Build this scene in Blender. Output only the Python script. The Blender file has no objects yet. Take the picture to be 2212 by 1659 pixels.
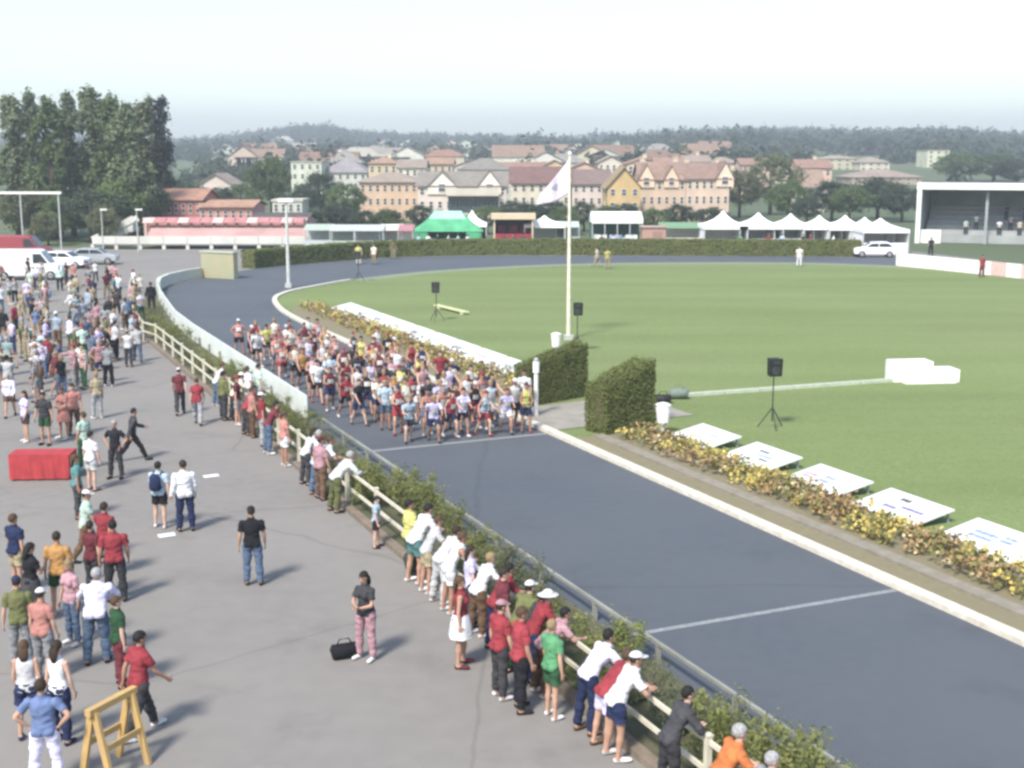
import bpy, bmesh, math, random
import numpy as np
from mathutils import Vector, Matrix, noise as mnoise

sc = bpy.context.scene
C = sc.collection
R = math.radians
random.seed(7)
rng = np.random.default_rng(7)

# ------------------------------------------------------------------ camera, sky, sun, exposure
CAM_H = 9.2
PITCH = R(10.06)
cam = bpy.data.cameras.new('camera')
cam.sensor_width = 36.0
cam.lens = 36.0 * 2734 / 2212
cam.clip_start = 0.1
cam.clip_end = 9000
cam_o = bpy.data.objects.new('camera', cam)
C.objects.link(cam_o)
cam_o.location = (0, 0, CAM_H)
cam_o.rotation_euler = (R(90) - PITCH, 0, 0)
sc.camera = cam_o

SUN_EL, SUN_AZ = R(50), R(208)      # azimuth measured from +Y clockwise: sun stands behind the camera, a little to the left
world = bpy.data.worlds.new('World')
sc.world = world
world.use_nodes = True
wn = world.node_tree
sky = wn.nodes.new('ShaderNodeTexSky')
sky.sky_type = 'NISHITA'
sky.sun_disc = False
sky.sun_elevation = SUN_EL
sky.sun_rotation = SUN_AZ
sky.air_density = 1.0
sky.dust_density = 1.2
sky.ozone_density = 0.25
bg = wn.nodes['Background']
bg.inputs['Strength'].default_value = 0.125
wn.links.new(sky.outputs[0], bg.inputs['Color'])

sun = bpy.data.lights.new('sun', 'SUN')
sun.energy = 2.7
sun.angle = R(10)
sun.color = (1.0, 0.94, 0.85)
sun_o = bpy.data.objects.new('sun', sun)
C.objects.link(sun_o)
sdir = Vector((math.sin(SUN_AZ) * math.cos(SUN_EL), math.cos(SUN_AZ) * math.cos(SUN_EL), math.sin(SUN_EL)))
sun_o.rotation_euler = (-sdir).to_track_quat('-Z', 'Y').to_euler()
sun_o.location = (0, 0, 60)

sc.view_settings.view_transform = 'Standard'
sc.view_settings.look = 'None'
sc.view_settings.exposure = 1.22
sc.view_settings.gamma = 1.0
sc.view_settings.use_curve_mapping = False
sc.render.engine = 'CYCLES'
sc.cycles.max_bounces = 6
sc.cycles.volume_bounces = 0
sc.cycles.pixel_filter_type = 'BLACKMAN_HARRIS'
sc.cycles.filter_width = 2.9

# ------------------------------------------------------------------ helpers
FPX = 2734.0
def ray(x, y):
    u = (x - 1106) / FPX; v = (830 - y) / FPX
    return u, math.cos(PITCH) + v * math.sin(PITCH), -math.sin(PITCH) + v * math.cos(PITCH)
def P(x, y, z=0.0):
    u, dy, dz = ray(x, y); t = (z - CAM_H) / dz
    return Vector((u * t, dy * t, z))
def at(x, y, Y):
    u, dy, dz = ray(x, y); t = Y / dy
    return Vector((u * t, Y, CAM_H + dz * t))

def lin(c):
    if isinstance(c, str):
        c = tuple(int(c[i:i + 2], 16) / 255 for i in (0, 2, 4))
        c = tuple(v / 12.92 if v <= 0.04045 else ((v + 0.055) / 1.055) ** 2.4 for v in c)
    return tuple(c)

MATS = {}
def mat(name, col, rough=0.8, var=0.18, scale=6.0, col2=None, bump=0.0, bscale=40.0, coord='Object', spec=0.3, metal=0.0, detail=5.0, big=None):
    """procedural material: base colour broken up by two noises, optional fine relief"""
    if name in MATS:
        return MATS[name]
    m = bpy.data.materials.new(name); m.use_nodes = True
    nt = m.node_tree; b = nt.nodes['Principled BSDF']
    col = lin(col)
    c2 = lin(col2) if col2 is not None else tuple(v * (1 - var) for v in col)
    c1 = col if col2 is not None else tuple(min(1, v * (1 + var * 0.6)) for v in col)
    tc = nt.nodes.new('ShaderNodeTexCoord')
    n1 = nt.nodes.new('ShaderNodeTexNoise'); n1.inputs['Scale'].default_value = scale; n1.inputs['Detail'].default_value = detail
    nt.links.new(tc.outputs[coord], n1.inputs['Vector'])
    rp = nt.nodes.new('ShaderNodeMapRange'); rp.inputs[1].default_value = 0.3; rp.inputs[2].default_value = 0.7
    nt.links.new(n1.outputs['Fac'], rp.inputs[0])
    mx = nt.nodes.new('ShaderNodeMix'); mx.data_type = 'RGBA'
    mx.inputs[6].default_value = (*c1, 1); mx.inputs[7].default_value = (*c2, 1)
    nt.links.new(rp.outputs[0], mx.inputs[0])
    out = mx.outputs[2]
    if big:
        n2 = nt.nodes.new('ShaderNodeTexNoise'); n2.inputs['Scale'].default_value = big[0]; n2.inputs['Detail'].default_value = 4
        nt.links.new(tc.outputs[coord], n2.inputs['Vector'])
        r2 = nt.nodes.new('ShaderNodeMapRange'); r2.inputs[1].default_value = 0.35; r2.inputs[2].default_value = 0.65
        nt.links.new(n2.outputs['Fac'], r2.inputs[0])
        m2 = nt.nodes.new('ShaderNodeMix'); m2.data_type = 'RGBA'
        m2.inputs[7].default_value = (*lin(big[1]), 1)
        ml = nt.nodes.new('ShaderNodeMath'); ml.operation = 'MULTIPLY'; ml.inputs[1].default_value = big[2]
        nt.links.new(r2.outputs[0], ml.inputs[0]); nt.links.new(ml.outputs[0], m2.inputs[0])
        nt.links.new(out, m2.inputs[6]); out = m2.outputs[2]
    nt.links.new(out, b.inputs['Base Color'])
    b.inputs['Roughness'].default_value = rough
    b.inputs['Specular IOR Level'].default_value = spec
    b.inputs['Metallic'].default_value = metal
    if bump:
        n3 = nt.nodes.new('ShaderNodeTexNoise'); n3.inputs['Scale'].default_value = bscale; n3.inputs['Detail'].default_value = 3
        nt.links.new(tc.outputs[coord], n3.inputs['Vector'])
        bp = nt.nodes.new('ShaderNodeBump'); bp.inputs['Strength'].default_value = bump; bp.inputs['Distance'].default_value = 0.02
        nt.links.new(n3.outputs['Fac'], bp.inputs['Height']); nt.links.new(bp.outputs[0], b.inputs['Normal'])
    MATS[name] = m
    return m

def leafmat(name, c1, c2, scale=0.6):
    if name in MATS: return MATS[name]
    m = mat(name, c1, rough=0.65, col2=c2, scale=scale, spec=0.25, detail=6)
    nt = m.node_tree; b = nt.nodes['Principled BSDF']
    oi = nt.nodes.new('ShaderNodeObjectInfo')
    hs = nt.nodes.new('ShaderNodeHueSaturation')
    mr = nt.nodes.new('ShaderNodeMapRange'); mr.inputs[3].default_value = 0.8; mr.inputs[4].default_value = 1.2
    nt.links.new(oi.outputs['Random'], mr.inputs[0]); nt.links.new(mr.outputs[0], hs.inputs['Value'])
    src = b.inputs['Base Color'].links[0].from_socket
    nt.links.new(src, hs.inputs['Color']); nt.links.new(hs.outputs[0], b.inputs['Base Color'])
    tr = nt.nodes.new('ShaderNodeBsdfTranslucent'); nt.links.new(hs.outputs[0], tr.inputs['Color'])
    ms = nt.nodes.new('ShaderNodeMixShader'); ms.inputs[0].default_value = 0.5
    nt.links.new(b.outputs[0], ms.inputs[1]); nt.links.new(tr.outputs[0], ms.inputs[2])
    nt.links.new(ms.outputs[0], nt.nodes['Material Output'].inputs['Surface'])
    return m

def fast_mesh(name, V, F):
    """mesh from numpy vertices and equally sized faces"""
    V = np.asarray(V, np.float32); F = np.asarray(F, np.int32)
    me = bpy.data.meshes.new(name)
    n, k = F.shape
    me.vertices.add(len(V)); me.vertices.foreach_set('co', V.ravel())
    me.loops.add(n * k); me.loops.foreach_set('vertex_index', F.ravel())
    me.polygons.add(n)
    me.polygons.foreach_set('loop_start', np.arange(0, n * k, k, dtype=np.int32))
    me.update(calc_edges=True); me.validate()
    return me

class MB:
    """collects simple solids, then becomes ONE mesh"""
    def __init__(s): s.v = []; s.f = []; s.mi = []; s.m = 0
    def add(s, vs, fs):
        o = len(s.v); s.v += [tuple(v) for v in vs]
        for f in fs: s.f.append([o + i for i in f]); s.mi.append(s.m)
        return s
    def box(s, c, d, rz=0.0, M=None):
        c = Vector(c); h = Vector(d) / 2; Q = Matrix.Rotation(rz, 3, 'Z') if M is None else M
        vs = [c + Q @ Vector((sx * h.x, sy * h.y, sz * h.z)) for sz in (-1, 1) for sx, sy in ((-1, -1), (1, -1), (1, 1), (-1, 1))]
        return s.add(vs, [(3, 2, 1, 0), (4, 5, 6, 7), (0, 1, 5, 4), (1, 2, 6, 5), (2, 3, 7, 6), (3, 0, 4, 7)])
    def bar(s, a, b, w, h=None, up=(0, 0, 1)):
        a = Vector(a); b = Vector(b); t = (b - a).normalized(); h = h or w
        x = t.cross(Vector(up))
        if x.length < 1e-4: x = t.cross(Vector((0, 1, 0)))
        x.normalize(); y = x.cross(t)
        vs = [p + x * sx * w / 2 + y * sy * h / 2 for p in (a, b) for sx, sy in ((-1, -1), (1, -1), (1, 1), (-1, 1))]
        return s.add(vs, [(3, 2, 1, 0), (4, 5, 6, 7), (0, 1, 5, 4), (1, 2, 6, 5), (2, 3, 7, 6), (3, 0, 4, 7)])
    def tube(s, pts, rad, n=8, rad2=None, side=(1, 0, 0)):
        """lofted elliptical tube with rounded caps"""
        pts = [Vector(p) for p in pts]; rad2 = rad2 or rad; side = Vector(side)
        vs = []; fs = []; k = len(pts)
        for i, p in enumerate(pts):
            t = (pts[min(i + 1, k - 1)] - pts[max(i - 1, 0)]).normalized()
            x = side - t * side.dot(t)
            if x.length < 1e-3:
                x = Vector((0, 1, 0)) - t * t.y
            x.normalize(); y = t.cross(x)
            for j in range(n):
                a = 2 * math.pi * j / n
                vs.append(p + x * math.cos(a) * rad[i] + y * math.sin(a) * rad2[i])
        for i in range(k - 1):
            for j in range(n):
                fs.append((i * n + j, i * n + (j + 1) % n, (i + 1) * n + (j + 1) % n, (i + 1) * n + j))
        fs.append(tuple(reversed(range(n)))); fs.append(tuple((k - 1) * n + j for j in range(n)))
        return s.add(vs, fs)
    def ball(s, c, r, M=None, nu=10, nv=7):
        c = Vector(c); r = Vector(r) if not isinstance(r, (int, float)) else Vector((r, r, r)); M = M or Matrix.Identity(3)
        vs = [c + M @ Vector((0, 0, r.z))]
        for i in range(1, nv):
            th = math.pi * i / nv
            for j in range(nu):
                a = 2 * math.pi * j / nu
                vs.append(c + M @ Vector((r.x * math.sin(th) * math.cos(a), r.y * math.sin(th) * math.sin(a), r.z * math.cos(th))))
        vs.append(c - M @ Vector((0, 0, r.z)))
        fs = [(0, 1 + j, 1 + (j + 1) % nu) for j in range(nu)]
        for i in range(nv - 2):
            for j in range(nu):
                fs.append((1 + i * nu + j, 1 + (i + 1) * nu + j, 1 + (i + 1) * nu + (j + 1) % nu, 1 + i * nu + (j + 1) % nu))
        b = 1 + (nv - 2) * nu; e = len(vs) - 1
        fs += [(e, b + (j + 1) % nu, b + j) for j in range(nu)]
        return s.add(vs, fs)
    def prism(s, poly, a, b):
        """closed polygon list of (u,v) extruded between two maps a(u,v), b(u,v)"""
        k = len(poly); vs = [a(*p) for p in poly] + [b(*p) for p in poly]
        fs = [tuple(range(k)), tuple(reversed(range(k, 2 * k)))] + [(i, k + i, k + (i + 1) % k, (i + 1) % k) for i in range(k)]
        return s.add(vs, fs)
    def mesh(s, name, smooth=False):
        me = bpy.data.meshes.new(name); me.from_pydata(s.v, [], s.f)
        bm = bmesh.new(); bm.from_mesh(me); bmesh.ops.recalc_face_normals(bm, faces=bm.faces); bm.to_mesh(me); bm.free()
        if any(s.mi): me.polygons.foreach_set('material_index', s.mi)
        if smooth: me.polygons.foreach_set('use_smooth', [True] * len(me.polygons))
        return me
    def build(s, name, m, parent=None, loc=None, rz=None, smooth=False):
        return obj(name, s.mesh(name, smooth), m, parent, loc, rz)

def obj(name, me, m=None, parent=None, loc=None, rz=None):
    o = bpy.data.objects.new(name, me); C.objects.link(o)
    if m is not None and me is not None:
        for mm in (m if isinstance(m, (list, tuple)) else [m]):
            if len(me.materials) < (len(m) if isinstance(m, (list, tuple)) else 1): me.materials.append(mm)
    if parent: o.parent = parent
    if loc is not None: o.location = loc
    if rz is not None: o.rotation_euler = (0, 0, rz)
    return o
def empty(name, loc=(0, 0, 0), rz=0.0):
    o = bpy.data.objects.new(name, None); C.objects.link(o); o.location = loc; o.rotation_euler = (0, 0, rz)
    o.empty_display_size = 0.3
    return o
def tag(o, label, cat, group=None):
    o['label'] = label; o['category'] = cat
    if group: o['group'] = group
    return o
def struct(o): o['kind'] = 'structure'; return o
def stuff(o): o['kind'] = 'stuff'; return o
def copy_tree(o, parent=None):
    c = o.copy(); C.objects.link(c); c.parent = parent
    for ch in list(o.children): copy_tree(ch, c)
    return c

# ------------------------------------------------------------------ layout: the straight of the track
d = Vector((-0.4100, 0.9121, 0)).normalized()        # along the track, away from the camera
nn = Vector((d.y, -d.x, 0))                           # across the track, towards the field
P0 = Vector((9.70, 23.63, 0))                         # a point on the inner kerb
DA = math.atan2(-d.x, d.y)                            # heading of the track (rotation about z of +Y)
def T(s, n, z=0.0): return P0 + d * s + nn * n + Vector((0, 0, z))
FACE_TRACK = math.atan2(-nn.x, nn.y)

# ------------------------------------------------------------------ ground
def sm(a, b, x):
    t = min(1, max(0, (x - a) / (b - a))); return t * t * (3 - 2 * t)
def hill(x, y):
    z = 5 * sm(230, 420, y) + 7 * sm(420, 800, y) + 13 * sm(800, 1300, y)
    u = x / max(y, 1)
    z += 9 * math.exp(-((u + 0.155) / 0.055) ** 2) * sm(700, 1150, y)
    z += 7 * math.exp(-((u - 0.20) / 0.09) ** 2) * sm(300, 900, y)
    z += 5 * math.exp(-((u - 0.34) / 0.05) ** 2) * sm(300, 700, y)
    z -= 4 * math.exp(-((u + 0.26) / 0.05) ** 2) * sm(600, 1100, y)
    z += 2.2 * mnoise.noise(Vector((x / 140, y / 140, 0))) * sm(250, 600, y)
    return z * (1 - 0.9 * sm(1500, 2400, y))
xs = np.linspace(-2400, 2400, 161); ys = np.concatenate([np.linspace(-400, 200, 7), np.linspace(230, 1500, 90), np.linspace(1550, 2600, 15)])
GV = [(x, y, hill(x, y) - 0.03) for y in ys for x in xs]
W = len(xs)
GF = [(j * W + i, j * W + i + 1, (j + 1) * W + i + 1, (j + 1) * W + i) for j in range(len(ys) - 1) for i in range(W - 1)]
g = obj('ground', fast_mesh('ground', GV, GF), mat('meadow', (0.085, 0.12, 0.05), 0.95, col2=(0.13, 0.135, 0.08), scale=0.012, big=(0.004, (0.05, 0.08, 0.04), 0.8)))
g.data.polygons.foreach_set('use_smooth', [True] * len(g.data.polygons)); struct(g)

def sheet(name, poly, z, m):
    me = bpy.data.meshes.new(name)
    me.from_pydata([(p[0], p[1], z) for p in poly], [], [list(range(len(poly)))])
    bm = bmesh.new(); bm.from_mesh(me); bmesh.ops.triangulate(bm, faces=bm.faces)
    for f in bm.faces:
        if f.normal.z < 0: f.normal_flip()
    bm.to_mesh(me); bm.free()
    return struct(obj(name, me, m))

M_plaza = mat('plaza_asphalt', (0.204, 0.192, 0.175), 0.92, col2=(0.178, 0.168, 0.155), scale=2.2, bump=0.25, bscale=60, big=(0.13, (0.222, 0.209, 0.190), 0.7))
M_track = mat('track_asphalt', (0.082, 0.093, 0.107), 0.88, col2=(0.073, 0.083, 0.097), scale=3.0, bump=0.25, bscale=70, big=(0.16, (0.090, 0.100, 0.112), 0.8))
M_white = mat('white_paint', (0.78, 0.77, 0.73), 0.6, var=0.12, scale=3)
M_kerb = mat('kerb_paint', (0.66, 0.62, 0.53), 0.75, col2=(0.5, 0.45, 0.36), scale=5, bump=0.2)
M_line = mat('road_line', (0.27, 0.285, 0.285), 0.8, col2=(0.17, 0.185, 0.195), scale=9)

def wear(m, sc1, dark, sc2):
    nt = m.node_tree; b = nt.nodes['Principled BSDF']; src = b.inputs['Base Color'].links[0].from_socket
    tc = nt.nodes.new('ShaderNodeTexCoord')
    wn_ = nt.nodes.new('ShaderNodeTexNoise'); wn_.inputs['Scale'].default_value = 0.6; wn_.inputs['Detail'].default_value = 4
    nt.links.new(tc.outputs['Object'], wn_.inputs['Vector'])
    mx_ = nt.nodes.new('ShaderNodeMix'); mx_.data_type = 'VECTOR'; mx_.inputs[0].default_value = 0.72
    nt.links.new(wn_.outputs['Color'], mx_.inputs[4]); nt.links.new(tc.outputs['Object'], mx_.inputs[5])
    vo = nt.nodes.new('ShaderNodeTexVoronoi'); vo.feature = 'DISTANCE_TO_EDGE'; vo.inputs['Scale'].default_value = sc1
    nt.links.new(mx_.outputs[1], vo.inputs['Vector'])
    r1 = nt.nodes.new('ShaderNodeMapRange'); r1.inputs[1].default_value = 0.0; r1.inputs[2].default_value = 0.006; r1.inputs[3].default_value = dark; r1.inputs[4].default_value = 1.0
    nt.links.new(vo.outputs['Distance'], r1.inputs[0])
    n2 = nt.nodes.new('ShaderNodeTexNoise'); n2.inputs['Scale'].default_value = sc2; n2.inputs['Detail'].default_value = 6; n2.inputs['Roughness'].default_value = 0.65
    nt.links.new(tc.outputs['Object'], n2.inputs['Vector'])
    r2_ = nt.nodes.new('ShaderNodeMapRange'); r2_.inputs[1].default_value = 0.56; r2_.inputs[2].default_value = 0.70; r2_.inputs[3].default_value = 1.0; r2_.inputs[4].default_value = 0.84
    nt.links.new(n2.outputs['Fac'], r2_.inputs[0])
    ml = nt.nodes.new('ShaderNodeMath'); ml.operation = 'MULTIPLY'; nt.links.new(r1.outputs[0], ml.inputs[0]); nt.links.new(r2_.outputs[0], ml.inputs[1])
    hs = nt.nodes.new('ShaderNodeHueSaturation'); nt.links.new(src, hs.inputs['Color']); nt.links.new(ml.outputs[0], hs.inputs['Value']); nt.links.new(hs.outputs[0], b.inputs['Base Color'])
wear(M_plaza, 0.16, 0.80, 0.42); wear(M_track, 0.09, 0.86, 0.30)
sheet('plaza', [(-120, -40), (60, -40), (60, 60), (40, 132), (-20, 134), (-120, 134)], 0.0, M_plaza)

def spline(pts, n=10):
    out = []
    pts = [Vector((p[0], p[1], 0)) for p in pts]
    for i in range(len(pts) - 1):
        p0 = pts[max(i - 1, 0)]; p1 = pts[i]; p2 = pts[i + 1]; p3 = pts[min(i + 2, len(pts) - 1)]
        for k in range(n):
            t = k / n
            out.append(0.5 * ((2 * p1) + (p2 - p0) * t + (2 * p0 - 5 * p1 + 4 * p2 - p3) * t * t + (3 * p1 - p0 - 3 * p2 + p3) * t ** 3))
    out.append(pts[-1]); return out

inner_curve = [T(45, 0), T(52, 0), T(57, 0.2), (-14.6, 79.0), (-15.7, 83.4), (-15.9, 86.9), (-15.0, 91), (-11.2, 99.6), (-4.2, 107.6), (8.1, 113.4), (24.9, 114.2), (35.8, 109.4), (41.5, 103.5)]
inner = [T(-60, 0), T(-20, 0), T(0, 0), T(20, 0), T(40, 0)] + spline(inner_curve, 8) + [Vector(p + (0,)) for p in [(50, 90), (56, 70), (56, 40), (50, 0)]]
outer_curve = [T(45, -7), T(52, -6.9), (-19.7, 73), (-21.6, 78.3), (-23.6, 84), (-25.1, 90), (-25.0, 96), (-23.6, 103), (-20.6, 111), (-13.4, 119.3), (-4.8, 122.8), (8.7, 122.9), (32.9, 121.3), (44, 113), (50, 103)]
outer = [T(-60, -7), T(0, -7), T(20, -7)] + spline(outer_curve, 8) + [Vector(p + (0,)) for p in [(60, 90), (66, 70), (66, 40), (60, 0)]]
sheet('track', outer, 0.004, M_track)
M_grass = mat('arena_grass', (0.160, 0.205, 0.080), 0.95, col2=(0.138, 0.182, 0.066), scale=2.4, bump=0.6, bscale=45, spec=0.1, big=(0.05, (0.176, 0.214, 0.090), 0.85), detail=9)
nt = M_grass.node_tree; bsd = nt.nodes['Principled BSDF']; srcs = bsd.inputs['Base Color'].links[0].from_socket
tcn = nt.nodes.new('ShaderNodeTexCoord')
def grass_layer(src, scale, lo, hi, stretch, kind='noise'):
    mp_ = nt.nodes.new('ShaderNodeMapping'); mp_.inputs['Scale'].default_value = stretch
    nt.links.new(tcn.outputs['Object'], mp_.inputs['Vector'])
    n_ = nt.nodes.new('ShaderNodeTexNoise'); n_.inputs['Scale'].default_value = scale; n_.inputs['Detail'].default_value = 5
    nt.links.new(mp_.outputs[0], n_.inputs['Vector'])
    r_ = nt.nodes.new('ShaderNodeMapRange'); r_.inputs[1].default_value = 0.35; r_.inputs[2].default_value = 0.65; r_.inputs[3].default_value = lo; r_.inputs[4].default_value = hi
    h_ = nt.nodes.new('ShaderNodeHueSaturation'); nt.links.new(n_.outputs['Fac'], r_.inputs[0]); nt.links.new(r_.outputs[0], h_.inputs['Value']); nt.links.new(src, h_.inputs['Color'])
    return h_.outputs[0]
o_ = grass_layer(srcs, 0.25, 0.92, 1.07, (0.12, 1.0, 1.0))      # faint irregular mowing bands
o_ = grass_layer(o_, 14.0, 0.86, 1.12, (1, 1, 1))               # tufts
nt.links.new(o_, bsd.inputs['Base Color'])
field_inner = [p for p in inner]
sheet('arena_grass', field_inner, 0.03, M_grass)

def ribbon(name, line, o0, o1, z0, z1, m, thick=True):
    """kerb or strip that follows a polyline between two sideways offsets (left positive = outward)"""
    b = MB(); L = []; n = len(line)
    for i, p in enumerate(line):
        t = (line[min(i + 1, n - 1)] - line[max(i - 1, 0)]).normalized(); q = Vector((t.y, -t.x, 0))
        L.append((p + q * o0, p + q * o1))
    vs = []
    for a, c in L:
        vs += [(a.x, a.y, z0), (a.x, a.y, z1), (c.x, c.y, z1), (c.x, c.y, z0)]
    fs = []
    for i in range(n - 1):
        k = 4 * i
        for j in range(3): fs.append((k + j, k + j + 1, k + 5 + j, k + 4 + j))
    fs.append((0, 1, 2, 3)); fs.append((4 * n - 1, 4 * n - 2, 4 * n - 3, 4 * n - 4))
    b.add(vs, fs); return b.build(name, m)
kerbline = inner[:-4]
struct(ribbon('kerb', kerbline[:60], -0.16, 0.16, 0.0, 0.13, M_kerb))
far_edge = kerbline[59:]
struct(ribbon('path', far_edge, -0.3, 1.6, 0.0, 0.036, mat('pale_edge', (0.21, 0.23, 0.16), 0.95, col2=(0.16, 0.2, 0.11), scale=1.5)))
M_dry = mat('dry_turf', (0.215, 0.185, 0.115), 0.95, col2=(0.165, 0.155, 0.085), scale=5, bump=0.5, bscale=25, big=(0.5, (0.19, 0.165, 0.105), 0.8))
straight = [T(s, 0) for s in (-30, -10, 0, 8, 15, 19.2)]
struct(ribbon('verge', straight, 0.16, 3.4, 0.0, 0.045, M_dry))
struct(ribbon('stone_edging', straight, 0.95, 1.35, 0.0, 0.11, mat('edging', (0.26, 0.235, 0.19), 0.9, col2=(0.19, 0.17, 0.13), scale=4, bump=0.3)))
straight2 = [T(s, 0) for s in (26.5, 35, 45, 52)] + [T(57, 0.4), T(60.5, 1.2)]
struct(ribbon('verge', straight2, 0.16, 3.2, 0.0, 0.046, M_dry))
sheet('path', [T(20.6, 0.16), T(20.9, 6), T(25.2, 6), T(24.6, 0.16)], 0.052, mat('path_concrete', (0.3, 0.275, 0.235), 0.9, col2=(0.23, 0.22, 0.19), scale=1.5))

# painted lines across the track
def across(s, w, name, ang=0.0):
    a, c = T(s - w / 2, -6.9), T(s + ang - w / 2, -0.2)
    return sheet(name, [a, c, c + d * w, a + d * w], 0.008, M_line)
across(20.3, 0.22, 'start_line', 0.1)
across(3.0, 0.16, 'finish_line', -0.05)

# planted strip between the two fences beside the plaza
M_soil = mat('strip_soil', (0.11, 0.1, 0.065), 0.95, col2=(0.075, 0.085, 0.04), scale=3, bump=0.5)
fence_line = [T(s, -9.0) for s in (-26, -10, 0, 10, 20, 30, 40, 48.6)] + [Vector(p + (0,)) for p in [(-19.9, 67.0), (-21.4, 71.0), (-22.9, 75.4), (-24.4, 80.0), (-25.7, 84.6), (-26.7, 88.6)]]
strip_poly = [p for p in fence_line] + [Vector(p + (0,)) for p in [(-24.7, 88.4), (-23.6, 84), (-21.6, 78.3), (-19.75, 73)]] + [T(s, -7.05) for s in (50, 30, 10, -26)]
sheet('planting_strip', strip_poly, 0.05, M_soil)
struct(ribbon('strip_kerb', fence_line, -0.24, -0.02, 0.0, 0.12, mat('brown_kerb', (0.22, 0.18, 0.14), 0.9, col2=(0.15, 0.12, 0.09), scale=4, bump=0.3)))

# ------------------------------------------------------------------ leaves
def leaf_quads(cent, size, aniso=0.6, jitter=0.35, normals=None):
    """one small bent quad per centre, random orientation"""
    n = len(cent)
    b = rng.normal(size=(n, 3)); b /= np.linalg.norm(b, axis=1)[:, None]
    if normals is not None:
        nu_ = normals / (np.linalg.norm(normals, axis=1)[:, None] + 1e-9)
        b = nu_ + 0.55 * b; b /= np.linalg.norm(b, axis=1)[:, None]
    a = rng.normal(size=(n, 3)); a -= b * (a * b).sum(1)[:, None]; a /= np.linalg.norm(a, axis=1)[:, None] + 1e-9
    c = np.cross(a, b)
    s = size * (1 + jitter * rng.uniform(-1, 1, n))
    u = a * s[:, None] * 0.5; v = c * (s * aniso)[:, None] * 0.5
    V = np.stack([cent - u, cent - v, cent + u, cent + v], 1).reshape(-1, 3)
    F = np.arange(4 * n).reshape(n, 4)
    return V, F
CLN = [None]
def clump_points(centers, radii, per):
    out = []; nr = []
    for c, r in zip(centers, radii):
        q = rng.normal(size=(per, 3)); q /= np.linalg.norm(q, axis=1)[:, None]
        out.append(c + q * (r * np.abs(rng.normal(0.85, 0.38, per)))[:, None]); nr.append(q + np.array([0, 0, 0.7]))
    CLN[0] = np.concatenate(nr)
    return np.concatenate(out)

L_pop = leafmat('poplar_leaf', (0.205, 0.240, 0.135), (0.145, 0.182, 0.102), 0.5)
L_broad = leafmat('broadleaf', (0.155, 0.205, 0.082), (0.100, 0.150, 0.062), 0.6)
L_dark = leafmat('dark_leaf', (0.100, 0.132, 0.084), (0.072, 0.100, 0.068), 0.6)
L_olive = leafmat('olive_leaf', (0.200, 0.210, 0.116), (0.145, 0.165, 0.088), 0.6)
L_cyp = leafmat('cypress_leaf', (0.075, 0.092, 0.082), (0.054, 0.070, 0.064), 0.6)
L_hedge = leafmat('hedge_leaf', (0.215, 0.240, 0.080), (0.165, 0.195, 0.066), 2.0)
L_shrub = leafmat('shrub_leaf', (0.290, 0.300, 0.105), (0.185, 0.205, 0.075), 2.5)
M_bark = mat('bark', (0.10, 0.08, 0.06), 0.95, var=0.4, scale=3, bump=0.6, bscale=12)
M_twig_shade = mat('twigs_and_shade', (0.075, 0.072, 0.034), 0.95, var=0.4, scale=8)  # shrub stems, and the painted inner shade of the hedges

TREES = {}
def tree_meshes(kind, h, w, seed, lm):
    key = (kind, seed)
    if key in TREES: return TREES[key]
    r = np.random.default_rng(seed)
    cs = []; rs = []
    if kind == 'poplar':
        N = 150
        for i in range(N):
            t = r.uniform(0.10, 1.0); rad = w / 2 * (math.sin(min(1, t * 1.25 + 0.12) * math.pi) ** 0.6 if t < 0.75 else (1 - t) / 0.25 * 0.75 + 0.1)
            a = r.uniform(0, 2 * math.pi); k = rad * r.uniform(0.35, 0.95)
            cs.append((k * math.cos(a), k * math.sin(a), h * t * 0.98)); rs.append(h * r.uniform(0.022, 0.05))
        per = 46; ls = h * 0.030
    elif kind == 'cypress':
        N = 50
        for i in range(N):
            t = r.uniform(0.04, 1.0); rad = w / 2 * (1 - t) ** 0.55 * 0.9
            a = r.uniform(0, 2 * math.pi); k = rad * r.uniform(0.2, 0.8)
            cs.append((k * math.cos(a), k * math.sin(a), h * t * 0.97)); rs.append(h * 0.04)
        per = 90; ls = h * 0.024
    else:
        N = 125
        for i in range(N):
            q = r.normal(size=3); q /= np.linalg.norm(q); q *= r.uniform(0.45, 1.0) ** 0.5
            lob = 1 + 0.22 * math.sin(3 * math.atan2(q[1], q[0]) + seed) + 0.12 * math.sin(5 * q[2] + seed)
            cs.append((q[0] * w * 0.42 * lob, q[1] * w * 0.42 * lob, h * 0.60 + q[2] * h * 0.34)); rs.append(w * r.uniform(0.05, 0.11))
        per = 50; ls = w * 0.042
    cs = np.array(cs); pts = clump_points(cs, np.array(rs), per)
    V, F = leaf_quads(pts, ls, 0.7, normals=CLN[0])
    crown = fast_mesh('crown', V, F); crown.materials.append(lm)
    b = MB()
    th = h * 0.85
    tr = max(0.12, h * 0.022)
    b.tube([(0, 0, -0.1), (0.02 * h * 0.2, 0, th * 0.3), (0, 0.01 * h, th * 0.65), (0, 0, th)], [tr * 1.25, tr, tr * 0.6, tr * 0.12], 8)
    for i in range(9):
        c = cs[r.integers(len(cs))]; z0 = max(h * 0.12, c[2] * 0.62)
        b.tube([(0, 0, z0), (c[0] * 0.5, c[1] * 0.5, (z0 + c[2]) / 2 + 0.2), tuple(c)], [tr * 0.45, tr * 0.28, tr * 0.08], 5)
    trunk = b.mesh('trunk', True); trunk.materials.append(M_bark)
    TREES[key] = (crown, trunk); return TREES[key]
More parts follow.
